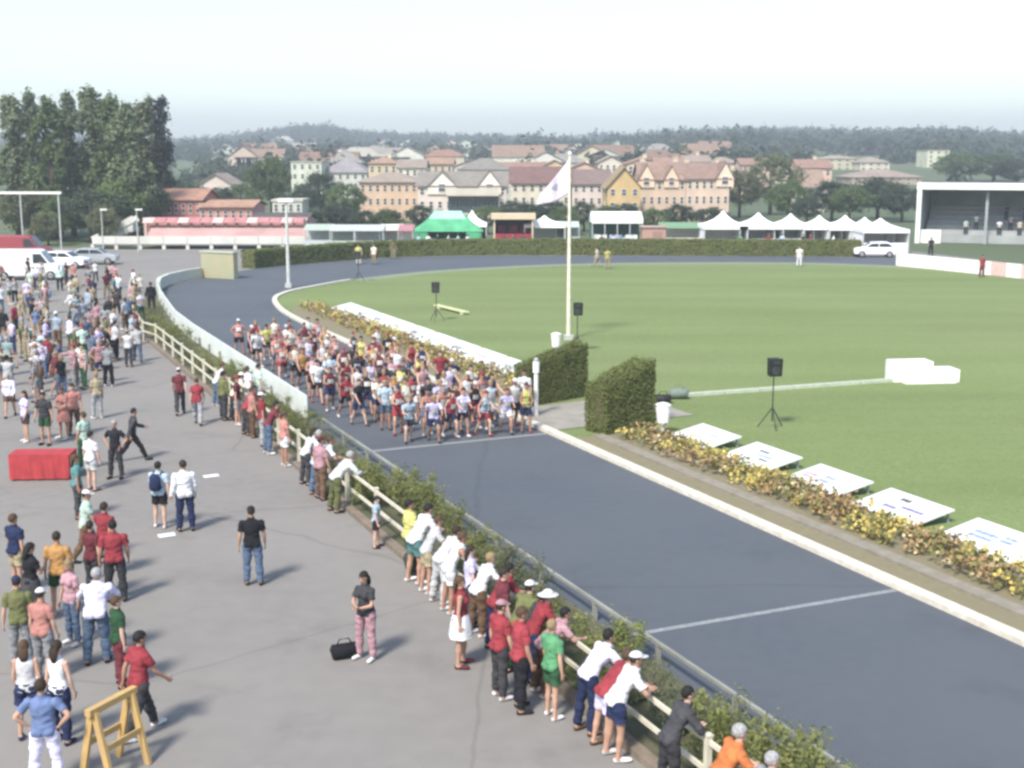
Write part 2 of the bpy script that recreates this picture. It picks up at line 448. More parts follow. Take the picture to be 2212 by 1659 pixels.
def tree(name, kind, loc, h, w, seed, lm, label, group=None, href=None, wref=None):
    href = href or h; wref = wref or w
    crown, trunk = tree_meshes(kind, href, wref, seed, lm)
    e = empty(name, loc, random.uniform(0, 6.28)); e.scale = (w / wref, w / wref, h / href)
    obj('crown', crown, None, e); obj('trunk', trunk, None, e)
    return tag(e, label, 'tree', group)

def hedge_mesh(line, width, height, dens, ls, rough_top=0.05):
    pts = []; nrm = []
    core = MB()
    for i in range(len(line) - 1):
        a = Vector(line[i]); c = Vector(line[i + 1]); L = (c - a).length; t = (c - a) / L; q = Vector((t.y, -t.x, 0))
        core.bar(a + Vector((0, 0, height / 2)), c + Vector((0, 0, height / 2)), width * 0.78, height * 0.86)  # solid dark box, its colour stands for shade between the leaves
        def put(n, f, nv):
            for _ in range(int(n)):
                pts.append(f()); nrm.append(nv)
        U = random.uniform
        for sd in (-1, 1):
            put(L * height * dens, lambda: a + t * U(0, L) + q * sd * width / 2 * U(0.93, 1.04) + Vector((0, 0, U(0.02, height))), q * sd)
        put(L * width * dens, lambda: a + t * U(0, L) + q * U(-width / 2, width / 2) + Vector((0, 0, height * U(0.94, 1.0 + rough_top))), Vector((0, 0, 1)))
        if i == 0: put(width * height * dens, lambda: a + t * U(-0.05, 0.05) + q * U(-width / 2, width / 2) + Vector((0, 0, U(0, height))), -t)
        if i == len(line) - 2: put(width * height * dens, lambda: c + t * U(-0.05, 0.05) + q * U(-width / 2, width / 2) + Vector((0, 0, U(0, height))), t)
    V, F = leaf_quads(np.array([tuple(p) for p in pts]), ls, 0.65, 0.4, normals=np.array([tuple(p + Vector((0, 0, 0.4))) for p in nrm]))
    return fast_mesh('foliage', V, F), core.mesh('twigs_and_shade')
def hedge(name, line, width, height, dens, ls, lm, label, group=None, taper=1.0, wob=0.04):
    f, c = hedge_mesh(line, width, height, dens, ls)
    A = np.array(line[0]); AB = np.array(line[-1]) - A
    for me in (f, c):
        v = np.empty(len(me.vertices) * 3, np.float32); me.vertices.foreach_get('co', v); v = v.reshape(-1, 3)
        t = np.clip(((v - A) @ AB) / (AB @ AB), 0, 1)
        w_ = np.array([mnoise.noise(Vector((float(p[0]) * 1.3, float(p[1]) * 1.3, 2.0))) for p in v])
        v[:, 2] *= (taper + (1 - taper) * t) * (1 + wob * w_)
        w2 = np.array([[mnoise.noise(Vector((float(p[0]) * 1.8, float(p[1]) * 1.8, float(p[2]) * 1.8 + k_))) for k_ in (0, 7)] for p in v])
        v[:, :2] += 0.05 * w2; me.vertices.foreach_set('co', v.ravel()); me.update()
    e = empty(name, line[0]); inv = -Vector(line[0])
    o1 = obj('foliage', f, lm, e); o2 = obj('twigs_and_shade', c, M_twig_shade, e)
    o1.location = inv; o2.location = inv
    return tag(e, label, 'hedge', group)

hedge('hedge', [T(25.2, 1.1), T(26.2, 4.1)], 0.8, 2.15, 650, 0.09, L_hedge, 'clipped hedge at the far side of the entrance, nearest the runners', taper=0.72)
hedge('hedge', [T(19.7, 1.35), T(20.5, 3.7)], 1.0, 2.3, 650, 0.09, L_hedge, 'clipped hedge at the near side of the entrance, beside the white bin', taper=0.74)
far_h = spline([(-22.6, 108.6), (-20.2, 112.5), (-13.2, 120.6), (-4.8, 124.1), (8.7, 124.2), (20, 123.6), (33.6, 122.6)], 3)
hedge('hedge', far_h, 1.4, 1.5, 110, 0.23, L_hedge, 'long dark hedge curving behind the far bend of the track')

# beige end block of the long hedge
e = empty('end_wall', (-23.0, 99.6, 0), -0.5)
MB().box((0, 0, 1.0), (3.3, 0.5, 2.0)).build('wall', mat('beige_wall', (0.36, 0.32, 0.2), 0.85, col2=(0.3, 0.31, 0.2), scale=1.0), e)
MB().box((0, 0, 2.06), (3.44, 0.64, 0.12)).build('coping', mat('coping', (0.4, 0.42, 0.34), 0.85), e)
tag(e, 'beige block wall standing where the long hedge begins', 'wall')

# ------------------------------------------------------------------ fences beside the track
M_cream = mat('cream_rail', (0.62, 0.58, 0.46), 0.7, col2=(0.5, 0.46, 0.36), scale=4)
e = empty('rail_fence', T(-26, -9)); off = -T(-26, -9)
post = MB().box((0, 0, 0.53), (0.09, 0.09, 1.06)).box((0, 0, 1.075), (0.11, 0.11, 0.03)).mesh('post'); post.materials.append(M_cream)
pos = [T(s, -9.0) for s in np.arange(-26, 48.0, 2.53)] + [Vector(p + (0,)) for p in [(-19.0, 64.6), (-19.9, 67.0), (-20.75, 69.3), (-21.6, 71.7), (-22.4, 74.0), (-23.15, 76.4), (-23.9, 78.7), (-24.6, 81.1), (-25.3, 83.5), (-25.95, 85.9), (-26.6, 88.3)]]
for i, p in enumerate(pos):
    obj('post', post, None, e, p + off, DA)
    if i:
        for z in (0.52, 0.98):
            MB().bar(pos[i - 1] + Vector((0, 0, z)) + off + d * 0.06, p + Vector((0, 0, z)) + off - d * 0.06, 0.045, 0.075).build('rail', M_cream, e)
tag(e, 'cream two-rail fence with posts between plaza and planted strip', 'fence')
M_lowrail = mat('low_rail_paint', (0.30, 0.30, 0.26), 0.8, col2=(0.18, 0.19, 0.165), scale=1.2)
e = empty('low_rail', T(-26, -7.0)); off = -T(-26, -7.0)
post2 = MB().box((0, 0, 0.22), (0.08, 0.08, 0.44)).mesh('post'); post2.materials.append(mat('low_rail_paint', (0.5, 0.5, 0.44)))
pos = [T(s, -7.0) for s in np.arange(-26, 24.2, 2.5)]
for i, p in enumerate(pos):
    obj('post', post2, None, e, p + off, DA)
    if i: MB().bar(pos[i - 1] + Vector((0, 0, 0.42)) + off, p + Vector((0, 0, 0.42)) + off, 0.07, 0.06).build('rail', M_lowrail, e)
tag(e, 'low white single rail along the outer edge of the track', 'fence')
M_board = mat('board_white', (0.70, 0.74, 0.70), 0.55, col2=(0.58, 0.63, 0.60), scale=1.2)
k = 0
e = empty('board_wall', T(26, -7.0)); off = -T(26, -7.0)
segs = [T(s, -7.0) for s in np.arange(26, 50.9, 2.5)] + [Vector(p + (0,)) for p in [(-18.9, 70.6), (-19.75, 73.0), (-20.65, 75.6), (-21.55, 78.2), (-22.4, 80.7), (-23.25, 83.2), (-24.05, 85.8), (-24.7, 88.4)]]
for a, c in zip(segs[:-1], segs[1:]):
    t = (c - a).normalized()
    MB().bar(a + off + t * 0.03 + Vector((0, 0, 0.45)), c + off - t * 0.03 + Vector((0, 0, 0.45)), 0.06, 0.86).build('panel', M_board, e)
    obj('post', post2, None, e, c + off + nn * 0.0 - nn * 0.09, DA)
tag(e, 'white panel wall along the outer edge of the track before the bend', 'wall')
# pale low wall from the corner to the beige block
cw = [Vector((-24.85, 88.7, 0)), Vector((-25.5, 91.5, 0)), Vector((-25.7, 94.5, 0)), Vector((-25.3, 97.5, 0)), Vector((-24.6, 100.0, 0))]
e = empty('corner_wall', cw[0])
for a, c in zip(cw[:-1], cw[1:]):
    MB().bar(a - cw[0] + Vector((0, 0, 0.4)), c - cw[0] + Vector((0, 0, 0.4)), 0.3, 0.8).build('wall_section', mat('pale_wall', (0.5, 0.52, 0.46), 0.85), e)
tag(e, 'low pale wall round the outside of the far left bend', 'wall')

# shrubs in the strip
def shrub_mesh(seed, lm):
    r = np.random.default_rng(seed)
    cs = np.stack([r.normal(0, 0.36, 26), r.normal(0, 0.36, 26), 0.18 + 0.75 * r.uniform(0, 1, 26) ** 1.3], 1)
    pts = clump_points(cs, r.uniform(0.1, 0.24, 26), 55); pts[:, 2] = np.maximum(pts[:, 2], 0.02)
    V, F = leaf_quads(pts, 0.085, 0.45, normals=CLN[0]); me = fast_mesh('foliage', V, F); me.materials.append(lm)
    b = MB()
    for i in range(9):
        c = cs[i]; b.tube([(c[0] * 0.2, c[1] * 0.2, 0), (c[0] * 0.7, c[1] * 0.7, c[2] * 0.6), tuple(c)], [0.02, 0.014, 0.006], 5)
    st = b.mesh('stems'); st.materials.append(M_twig_shade); return me, st
SHR = [shrub_mesh(31, L_shrub), shrub_mesh(32, L_hedge), shrub_mesh(33, L_olive), shrub_mesh(34, L_shrub)]
onum = ['first', 'second', 'third', 'fourth', 'fifth', 'sixth', 'seventh', 'eighth', 'ninth', 'tenth', 'eleventh', 'twelfth', 'thirteenth', 'fourteenth', 'fifteenth', 'sixteenth', 'seventeenth', 'eighteenth', 'nineteenth', 'twentieth']
SN = {0: 'yellow-green', 1: 'dark green', 2: 'greyish olive', 3: 'bright leafy'}
ss = [-7.6, -6.9, -6.2, -5.4, -4.6, -3.9, -3.2, -2.5, -1.2, 0.2, 1.0, 1.8, 2.9, 4.0, 5.2, 6.6, 7.5, 8.4, 9.6, 10.8, 11.6, 12.3, 13.0, 13.8, 14.6, 16.0, 18.4, 20.8, 22.8, 24.6, 26.8, 28.6, 30.2, 31.8, 33.5, 35.5, 37.3, 39.2, 41.5, 43.8, 46, 47.8, 49.6, 51.5, 53.6, 56, 58.5]
cn = {}
for i, s in enumerate(ss):
    kx = (i * 7 + i // 3) % 4
    if 9.5 < s < 15: kx = 0 if i % 2 else 3
    e = empty('shrub', T(s, -8.1 + max(0, s - 46) * 0.03 + random.uniform(-0.35, 0.35), 0.05), random.uniform(0, 6.28))
    sc_ = random.uniform(0.78, 1.05); e.scale = (sc_, sc_, sc_ * (1.2 if (9.5 < s < 15 or s < -2) else 0.9))
    obj('foliage', SHR[kx][0], None, e); obj('stems', SHR[kx][1], None, e)
    cn[kx] = cn.get(kx, 0) + 1
    tag(e, '%s shrub in the planted strip, %s of that colour counted from the camera' % (SN[kx], onum[cn[kx] - 1]), 'shrub', 'shrubs in the planted strip')

# ------------------------------------------------------------------ flower beds
def flower_bed(s0, s1, n0, n1, dens, name):
    cols = [((0.34, 0.22, 0.11), 'flower_rust'), ((0.50, 0.40, 0.12), 'flower_yellow'), ((0.30, 0.21, 0.10), 'flower_brown'), ((0.50, 0.42, 0.24), 'flower_cream'), ((0.19, 0.185, 0.065), 'flower_leaf')]
    mats = [mat(nm, c, 0.85, var=0.35, scale=5) for c, nm in cols]
    V = []; F = []; MI = []; o = 0
    N = int((s1 - s0) * (n1 - n0) * dens)
    for i in range(N):
        s = random.uniform(s0, s1); n = random.uniform(n0, n1)
        p = T(s, n, 0.04)
        nz = mnoise.noise(Vector((s * 0.55, n * 0.5, 3)))
        c = 4 if random.random() < 0.40 else (0 if nz > 0.25 else 1 if nz < -0.05 else random.choice((2, 2, 3, 0)))
        h = random.uniform(0.12, 0.42) * (1 + 0.4 * nz)
        pts = np.array([[p.x, p.y, 0.04 + h]]) + rng.normal(0, 0.07, (7, 3))
        v, f = leaf_quads(pts, 0.12, 0.8)
        V.append(v); F.append(f + o); MI += [c] * len(f); o += len(v)
    me = fast_mesh(name, np.concatenate(V), np.concatenate(F))
    for m in mats: me.materials.append(m)
    me.polygons.foreach_set('material_index', np.array(MI, np.int32))
    ob = obj(name, me); stuff(ob)
    return tag(ob, 'bed of rust, yellow and cream flowers ' + ('beside the near white boards' if s0 < 10 else 'beside the far row of white boards'), 'flowers')
flower_bed(-8, 18.6, 1.6, 3.0, 34, 'flower_bed')
flower_bed(27.2, 60, 1.5, 3.2, 16, 'flower_bed')

# ------------------------------------------------------------------ advertising boards on the grass
M_adw = mat('ad_board', (0.66, 0.68, 0.66), 0.4, var=0.06, scale=1.0)
M_adside = mat('ad_side', (0.34, 0.36, 0.35), 0.7, var=0.2, scale=3)
INK = {'grey': mat('ink_grey', (0.12, 0.135, 0.16), 0.5), 'violet': mat('ink_violet', (0.17, 0.13, 0.32), 0.5), 'blue': mat('ink_blue', (0.22, 0.29, 0.40), 0.5), 'dark': mat('ink_dark', (0.05, 0.055, 0.075), 0.5), 'pink': mat('ink_pink', (0.33, 0.24, 0.29), 0.5), 'pale': mat('ink_pale', (0.28, 0.32, 0.34), 0.5)}
def ad_board(s, L, marks, label, group):
    n0, n1, z0, z1 = 3.25, 4.60, 0.10, 0.38
    e = empty('advertising_board', T(s + L / 2, (n0 + n1) / 2), DA)
    # local: x across (towards field), y along track
    D = (n1 - n0); tilt = math.atan2(z1 - z0, D); SL = math.hypot(D, z1 - z0)
    Q = Matrix.Rotation(-tilt, 3, 'Y')
    ctr = Vector((0, 0, (z0 + z1) / 2))
    MB().box(ctr, (SL, L, 0.035), M=Q).build('board', M_adw, e)
    for sy in (-1, 1):
        for u, zz in ((-D / 2 + 0.08, z0), (D / 2 - 0.08, z1)):
            MB().box((u, sy * (L / 2 - 0.15), (zz - 0.05) / 2), (0.06, 0.06, zz - 0.05)).build('leg', M_adside, e)
    for (u, v, w, h, ink) in marks:      # u along the board, v up the slope, as fractions
        rows_ = 2 if h > 0.18 else 1; q_ = MB(); x_ = -w / 2
        for r_ in range(rows_):
            x_ = -w / 2
            while x_ < w / 2 - 0.01:
                bw = min(random.uniform(0.03, 0.09), w / 2 - x_)
                c = ctr + Q @ Vector(((v - 0.5 + (r_ - (rows_ - 1) / 2) * h * 0.55) * SL, (0.5 - u - x_ - bw / 2) * L, 0.0195))
                q_.box(c, (h / rows_ * 0.8 * SL * random.uniform(0.75, 1.0), bw * 0.85 * L, 0.005), M=Q); x_ += bw
        q_.build('print', INK[ink], e)
    return tag(e, label, 'advertising board', group)
G1 = 'white boards along the near flower bed'
ad_board(15.8, 2.3, [(0.55, 0.62, 0.4, 0.1, 'pale'), (0.45, 0.35, 0.3, 0.1, 'pale')], 'white tilted board with faint print next to the near hedge', G1)
ad_board(12.6, 2.35, [(0.42, 0.70, 0.22, 0.13, 'grey'), (0.56, 0.52, 0.34, 0.14, 'pale'), (0.66, 0.36, 0.2, 0.13, 'grey')], 'white tilted board with two grey marks, second from the near hedge', G1)
ad_board(9.4, 2.35, [(0.2, 0.45, 0.26, 0.22, 'pink'), (0.5, 0.5, 0.2, 0.34, 'pale')], 'white tilted board with pale pink and grey print, third from the hedge', G1)
ad_board(6.3, 2.4, [(0.42, 0.74, 0.16, 0.16, 'dark'), (0.68, 0.48, 0.34, 0.12, 'violet'), (0.40, 0.36, 0.2, 0.14, 'violet')], 'white tilted board with dark and violet print, fourth from the hedge', G1)
ad_board(3.0, 2.5, [(0.35, 0.5, 0.3, 0.3, 'blue'), (0.62, 0.6, 0.16, 0.25, 'blue')], 'white tilted board with light blue print nearest the camera', G1)
tone = ['pale', 'blue', 'pink', 'grey', 'pale', 'violet', 'pale', 'grey', 'blue', 'pale']
onum = ['first', 'second', 'third', 'fourth', 'fifth', 'sixth', 'seventh', 'eighth', 'ninth', 'tenth', 'eleventh', 'twelfth', 'thirteenth', 'fourteenth', 'fifteenth', 'sixteenth', 'seventeenth', 'eighteenth', 'nineteenth', 'twentieth']
for i in range(10):
    ad_board(28.2 + i * 3.05, 2.85, [(0.5, 0.5, 0.5 - 0.02 * i, 0.2, tone[i])], 'white tilted board, %s of the far row counted from the far hedge' % onum[i], 'white boards along the far flower bed')

# ------------------------------------------------------------------ field furniture
M_black = mat('speaker_black', (0.018, 0.020, 0.019), 0.6, var=0.3)
M_metal = mat('stand_metal', (0.05, 0.055, 0.05), 0.5, var=0.2, metal=0.3)
def speaker(loc, yaw, label, h=1.95):
    e = empty('loudspeaker', loc, yaw)
    MB().prism([(-0.22, h - 0.1), (0.22, h - 0.1), (0.24, h + 0.5), (-0.24, h + 0.5)], lambda u, v: Vector((u, -0.2, v)), lambda u, v: Vector((u * 0.72, 0.2, v))).build('cabinet', M_black, e)
    b = MB(); b.tube([(0, -0.205, h + 0.09), (0, -0.225, h + 0.09)], [0.16, 0.15], 16); b.build('woofer', M_metal, e)
    MB().box((0, -0.205, h + 0.38), (0.26, 0.03, 0.12)).build('horn', M_metal, e)
    MB().tube([(0, 0, 0.25), (0, 0, h)], [0.028, 0.022], 8).build('pole', M_metal, e)
    for i in range(3):
        a = 2.1 * i + 0.4
        MB().tube([(0, 0, 0.75), (math.cos(a) * 0.5, math.sin(a) * 0.5, 0.02)], [0.02, 0.02], 6).build('leg', M_metal, e)
    return tag(e, label, 'loudspeaker', 'loudspeakers round the arena')
speaker(Vector((9.0, 42.9, 0.03)), 0.2, 'black loudspeaker on a tripod behind the near white boards')
speaker(Vector((-4.35, 72.4, 0.03)), -0.1, 'black loudspeaker on a tripod behind the far row of boards', 1.75)
speaker(Vector((3.15, 60.5, 0.03)), 0.1, 'black loudspeaker beside the foot of the tall flagpole', 1.9)
speaker(Vector((-11.7, 96.4, 0.03)), 0.0, 'small distant loudspeaker on the far left edge of the grass', 1.8)

def bin_(loc, label):
    e = empty('litter_bin', loc)
    b = MB(); b.tube([(0, 0, 0.35), (0, 0, 0.42), (0, 0, 0.95), (0, 0, 1.0)], [0.17, 0.2, 0.25, 0.27], 14); b.build('drum', M_white, e, smooth=False)
    MB().tube([(0, 0, 0.0), (0, 0, 0.36)], [0.07, 0.07], 8).build('stem', mat('bin_stem', (0.45, 0.45, 0.38), 0.7), e)
    MB().tube([(0, 0, 1.0), (0, 0, 1.05), (0, 0, 1.09)], [0.28, 0.2, 0.05], 14).build('lid', mat('bin_lid', (0.62, 0.64, 0.56), 0.6), e)
    return tag(e, label, 'bin')
bin_(Vector((4.35, 43.0, 0.03)) - d * 0.0 + nn * 0.3 - d * 1.2, 'white drum bin on a stem beside the near clipped hedge')
bin_(Vector((2.1, 59.6, 0.03)), 'white drum bin near the flagpole behind the far clipped hedge')

# white post by the start line
e = empty('start_post', T(23.2, 0.75))
MB().tube([(0, 0, 0), (0, 0, 2.0)], [0.085, 0.075], 10).build('shaft', M_white, e)
MB().tube([(0, 0, 1.62), (0, 0, 2.02)], [0.12, 0.12], 10).build('collar', M_white, e)
MB().ball((0, 0, 2.08), 0.09).build('finial', M_adside, e)
tag(e, 'white post at the end of the start line beside the kerb', 'post')

# flagpole with hanging flag
fp = Vector((2.92, 64.9, 0.03)); e = empty('flagpole', fp)
MB().tube([(0, 0, 0), (0, 0, 4.5), (0, 0, 9.4)], [0.11, 0.09, 0.05], 10).build('pole', mat('pole_cream', (0.68, 0.64, 0.52), 0.5), e)
MB().box((0, 0, 0.12), (0.5, 0.5, 0.24)).build('base', mat('pole_base', (0.4, 0.4, 0.37), 0.9), e)
MB().ball((0, 0, 9.47), 0.1).build('finial', M_white, e)
tag(e, 'tall white flagpole standing on the grass near the far hedge', 'flagpole')
# limp flag: gathered at the hoist, folds falling to the left
V = []; nu, nv = 22, 16
for j in range(nv + 1):
    for i in range(nu + 1):
        u = i / nu; v = j / nv
        x = -0.05 - 1.62 * u * (0.88 + 0.12 * v)
        y = 0.16 * math.sin(8 * u + 1.5 * v) * (0.2 + u) + 0.06 * math.sin(19 * u + v) * u
        z = 9.2 - 1.75 * v - 1.75 * u ** 0.9 * (1 - 0.70 * v) - 0.12 * math.sin(3.1 * u) * v
        V.append((x, y, z))
F = [(j * (nu + 1) + i, j * (nu + 1) + i + 1, (j + 1) * (nu + 1) + i + 1, (j + 1) * (nu + 1) + i) for j in range(nv) for i in range(nu)]
me = fast_mesh('flag', V, F); me.polygons.foreach_set('use_smooth', [True] * len(me.polygons))
fl = obj('flag', me, [mat('flag_white', (0.62, 0.55, 0.66), 0.8, var=0.06), mat('flag_mark', (0.28, 0.29, 0.34), 0.8)], None, fp)
mi = [1 if (8 <= (i % nu) <= 12 and 5 <= (i // nu) <= 9 and ((i % nu) + (i // nu)) % 7 < 5) else 0 for i in range(len(F))]
me.polygons.foreach_set('material_index', mi)
sdm = fl.modifiers.new('cloth', 'SOLIDIFY'); sdm.thickness = 0.008
tag(fl, 'limp white flag with a dark emblem hanging from the tall pole', 'flag')

# slender lamp pole at the tip of the grass
e = empty('lamp_pole', Vector((-16.3, 92.2, 0)))
MB().tube([(0, 0, 0), (0, 0, 6.2)], [0.14, 0.09], 10).build('pole', mat('lamp_grey', (0.5, 0.53, 0.5), 0.5), e)
MB().box((0, -0.1, 6.3), (1.1, 0.3, 0.22)).build('lamp_head', M_white, e)
MB().box((0, 0, 0.15), (0.45, 0.45, 0.3)).build('base', mat('lamp_base', (0.45, 0.46, 0.43), 0.9), e)
tag(e, 'slender pale lamp pole at the left tip of the grass', 'lamp')

# long pale rail lying on the grass, white steps
a, c = P(1485, 858), P(1925, 826)
e = empty('ground_rail', a); v = c - a
M_pale = mat('pale_rail', (0.42, 0.46, 0.36), 0.7, var=0.15)
for i in range(6):
    MB().bar(v * (i / 6) + v.normalized() * 0.02 + Vector((0, 0, 0.09)), v * ((i + 1) / 6) - v.normalized() * 0.02 + Vector((0, 0, 0.09)), 0.26, 0.12).build('rail_section', M_pale, e)
tag(e, 'long pale rail lying straight across the grass to the white block', 'rail')
e = empty('white_steps', Vector((17.2, 52.6, 0.03)), 0.12)
MB().box((-0.45, 0.1, 0.42), (1.7, 0.9, 0.84)).build('upper_block', M_white, e)
MB().box((0.95, -0.15, 0.26), (0.98, 1.0, 0.52)).build('lower_block', M_white, e)
MB().box((0.1, -0.7, 0.14), (2.2, 0.36, 0.28)).build('front_step', M_white, e)
tag(e, 'white stepped block alone on the open grass', 'steps')
a, c = P(942, 666), P(1008, 682)
e = empty('plank', a); v = c - a
MB().bar(Vector((0, 0, 0.2)), v + Vector((0, 0, 0.2)), 0.34, 0.08).build('board', mat('plank_yellow', (0.55, 0.56, 0.30), 0.7), e)
for q in (0.12, 0.88): MB().box(v * q + Vector((0, 0, 0.08)), (0.3, 0.5, 0.16)).build('foot', M_pale, e)
tag(e, 'pale yellow plank on feet on the grass below the loudspeaker', 'plank')
def bag(loc, s, m, label, yaw=0.0):
    e = empty('bag', loc, yaw)
    b = MB(); b.tube([(-0.28 * s, 0, 0.15 * s), (-0.25 * s, 0, 0.16 * s), (0.25 * s, 0, 0.16 * s), (0.28 * s, 0, 0.15 * s)], [0.08 * s, 0.16 * s, 0.16 * s, 0.08 * s], 10, side=(0, 1, 0)); b.build('pouch', m, e, smooth=True)
    MB().tube([(-0.16 * s, 0, 0.3 * s), (-0.1 * s, 0, 0.42 * s), (0.1 * s, 0, 0.42 * s), (0.16 * s, 0, 0.3 * s)], [0.015 * s] * 4, 6).build('handle', m, e)
    return tag(e, label, 'bag')
bag(P(1432, 872, 0.03), 1.1, M_black, 'black sports bag on the grass beside the pale rail')
bag(P(1466, 862, 0.03), 1.3, mat('bag_grey', (0.16, 0.2, 0.17), 0.8), 'grey-green sports bag on the grass at the end of the rail')

# ------------------------------------------------------------------ town behind the arena
M_pane = mat('pane', (0.05, 0.06, 0.07), 0.25, var=0.3, spec=0.6)
M_frame = mat('window_frame', (0.62, 0.60, 0.56), 0.7)
def window_mesh():
    b = MB()
    for x in (-0.46, 0.46): b.box((x, 0, 0.5), (0.08, 0.12, 1.0))
    for z in (0.04, 0.5, 0.96): b.box((0, 0, z), (0.84, 0.10, 0.07))
    me = b.mesh('window'); me.materials.append(M_frame); return me
WIN = window_mesh()
PANE = MB().box((0, 0, 0.5), (0.86, 0.04, 0.94)).mesh('pane'); PANE.materials.append(M_pane)
WINPART = [True]
def put_window(par, x, y, z, w, h, rz=0.0):
    o = obj('window', WIN, None, par, (x, y, z), rz); o.scale = (w, 1.0, h)
    if WINPART[0]: obj('pane', PANE, None, o, (0, 0.02, 0))
    return o
WALLS = {}
def wallmat(c, nm='plaster'):
    c = lin(c); g_ = sum(c) / 3; c = tuple(v * 0.92 * k_ for v, k_ in zip(c, (1.0, 0.98, 0.88)))
    k = nm + '_%02d%02d%02d' % tuple(int(v * 99) for v in lin(c)); return mat(k, c, 0.9, var=0.14, scale=0.5, bump=0.1, big=(0.15, tuple(v * 0.86 for v in lin(c)), 0.6))
def roofmat(c):
    c = lin(c); g_ = sum(c) / 3; c = tuple((v * 0.75 + g_ * 0.25) * 0.9 * k_ for v, k_ in zip(c, (1.0, 0.94, 0.82)))
    k = 'roof_%02d%02d%02d' % tuple(int(v * 99) for v in lin(c))
    return mat(k, c, 0.9, var=0.3, scale=1.4, bump=0.4, bscale=8, big=(0.3, tuple(v * 0.75 for v in lin(c)), 0.7))
def building(x0, x1, yr, ye, Y, depth, wc, rc, kind, rows, cols, label, name='house', cat='house', group=None, chim=0, gable=None, balcony=None, ov=0.35, wh=None, base=None):
    a = at(x0, ye, Y); c = at(x1, ye, Y); Wd = c.x - a.x; cx = (a.x + c.x) / 2
    zb = hill(cx, Y) - 0.3 if base is None else base
    ze = a.z - zb; zr = max(at(x0, yr, Y + depth / 2).z - zb, ze + 0.4)
    e = empty(name, (cx, Y + depth / 2, zb)); hw = Wd / 2; hd = depth / 2
    wm = wallmat(wc); rm = roofmat(rc)
    b = MB(); b.box((0, 0, ze / 2), (Wd, depth, ze))
    if kind == 'gable':
        b = MB(); b.prism([(-hw, 0), (hw, 0), (hw, ze), (0, zr - 0.12), (-hw, ze)], lambda u, v: Vector((u, -hd, v)), lambda u, v: Vector((u, hd, v)))
    elif kind == 'long':
        b = MB(); b.prism([(-hd, 0), (hd, 0), (hd, ze), (0, zr - 0.12), (-hd, ze)], lambda u, v: Vector((-hw, u, v)), lambda u, v: Vector((hw, u, v)))
    b.build('wall', wm, e)
    r = MB(); t = 0.14
    if kind == 'long':
        s = (zr - ze) / hd; yo = hd + ov; zo = ze - s * ov
        for q in (-1, 1):
            r.prism([(q * yo, zo), (0, zr), (0, zr + t), (q * yo, zo + t)], lambda u, v: Vector((-hw - ov, u, v)), lambda u, v: Vector((hw + ov, u, v)))
    elif kind == 'gable':
        s = (zr - ze) / hw; xo = hw + ov; zo = ze - s * ov
        for q in (-1, 1):
            r.prism([(q * xo, zo), (0, zr), (0, zr + t), (q * xo, zo + t)], lambda u, v: Vector((u, -hd - ov, v)), lambda u, v: Vector((u, hd + ov, v)))
    elif kind == 'hip':
        k = min(hw * 0.8, hd); W2 = hw + ov; D2 = hd + ov
        r.add([(-W2, -D2, ze), (W2, -D2, ze), (W2, D2, ze), (-W2, D2, ze), (-hw + k, 0, zr), (hw - k, 0, zr),
               (-W2, -D2, ze + t), (W2, -D2, ze + t), (W2, D2, ze + t), (-W2, D2, ze + t)],
              [(0, 3, 2, 1), (0, 1, 7, 6), (1, 2, 8, 7), (2, 3, 9, 8), (3, 0, 6, 9), (6, 7, 5, 4), (7, 8, 5), (8, 9, 4, 5), (9, 6, 4)])
    else:
        r.box((0, 0, ze + 0.15), (Wd + 0.3, depth + 0.3, 0.3))
    ro = r.build('roof', rm, e)
    for i in range(chim):
        x = -hw * 0.75 + i * (1.5 * hw / max(1, chim - 1)) if chim > 1 else hw * 0.3
        q = MB(); q.box((x, hd * 0.15, zr - 0.1), (0.7, 0.6, 1.7)).box((x, hd * 0.15, zr + 0.8), (0.9, 0.8, 0.12)); q.build('chimney', wallmat((0.6, 0.54, 0.46)), ro)
    if gable:                                 # small front gables: (centre, width, height) as fractions and metres
        for gx, gw, gh in gable:
            x = gx * hw; q = MB()
            q.prism([(x - gw / 2, ze - 1.2), (x + gw / 2, ze - 1.2), (x + gw / 2, ze), (x, ze + gh), (x - gw / 2, ze)], lambda u, v: Vector((u, -hd - 0.25, v)), lambda u, v: Vector((u, 0, v)))
            go = q.build('dormer', wallmat(tuple(min(0.8, v * 1.25) for v in lin(wc))), e)
            q = MB()
            for sg in (-1, 1):
                q.prism([(x, ze + gh + 0.02), (x + sg * (gw / 2 + 0.25), ze - 0.3), (x + sg * (gw / 2 + 0.25), ze - 0.12), (x, ze + gh + 0.2)], lambda u, v: Vector((u, -hd - 0.45, v)), lambda u, v: Vector((u, 0.1, v)))
            q.build('dormer_roof', rm, go)
            put_window(e, x, -hd - 0.28, ze - 0.9, min(1.1, gw * 0.4), 1.2)
    if rows and cols:
        st = ze / rows; ww = min(1.25, Wd / cols * 0.45); hh = wh or min(1.5, st * 0.52)
        for i in range(rows):
            for j in range(cols):
                x = -hw + (j + 0.5) * Wd / cols
                put_window(e, x, -hd - 0.02, i * st + st * 0.32, ww, hh)
        for i in range(rows):
            for sg in (-1, 1): put_window(e, sg * (hw + 0.02), 0, i * st + st * 0.32, 1.1, hh, R(90))
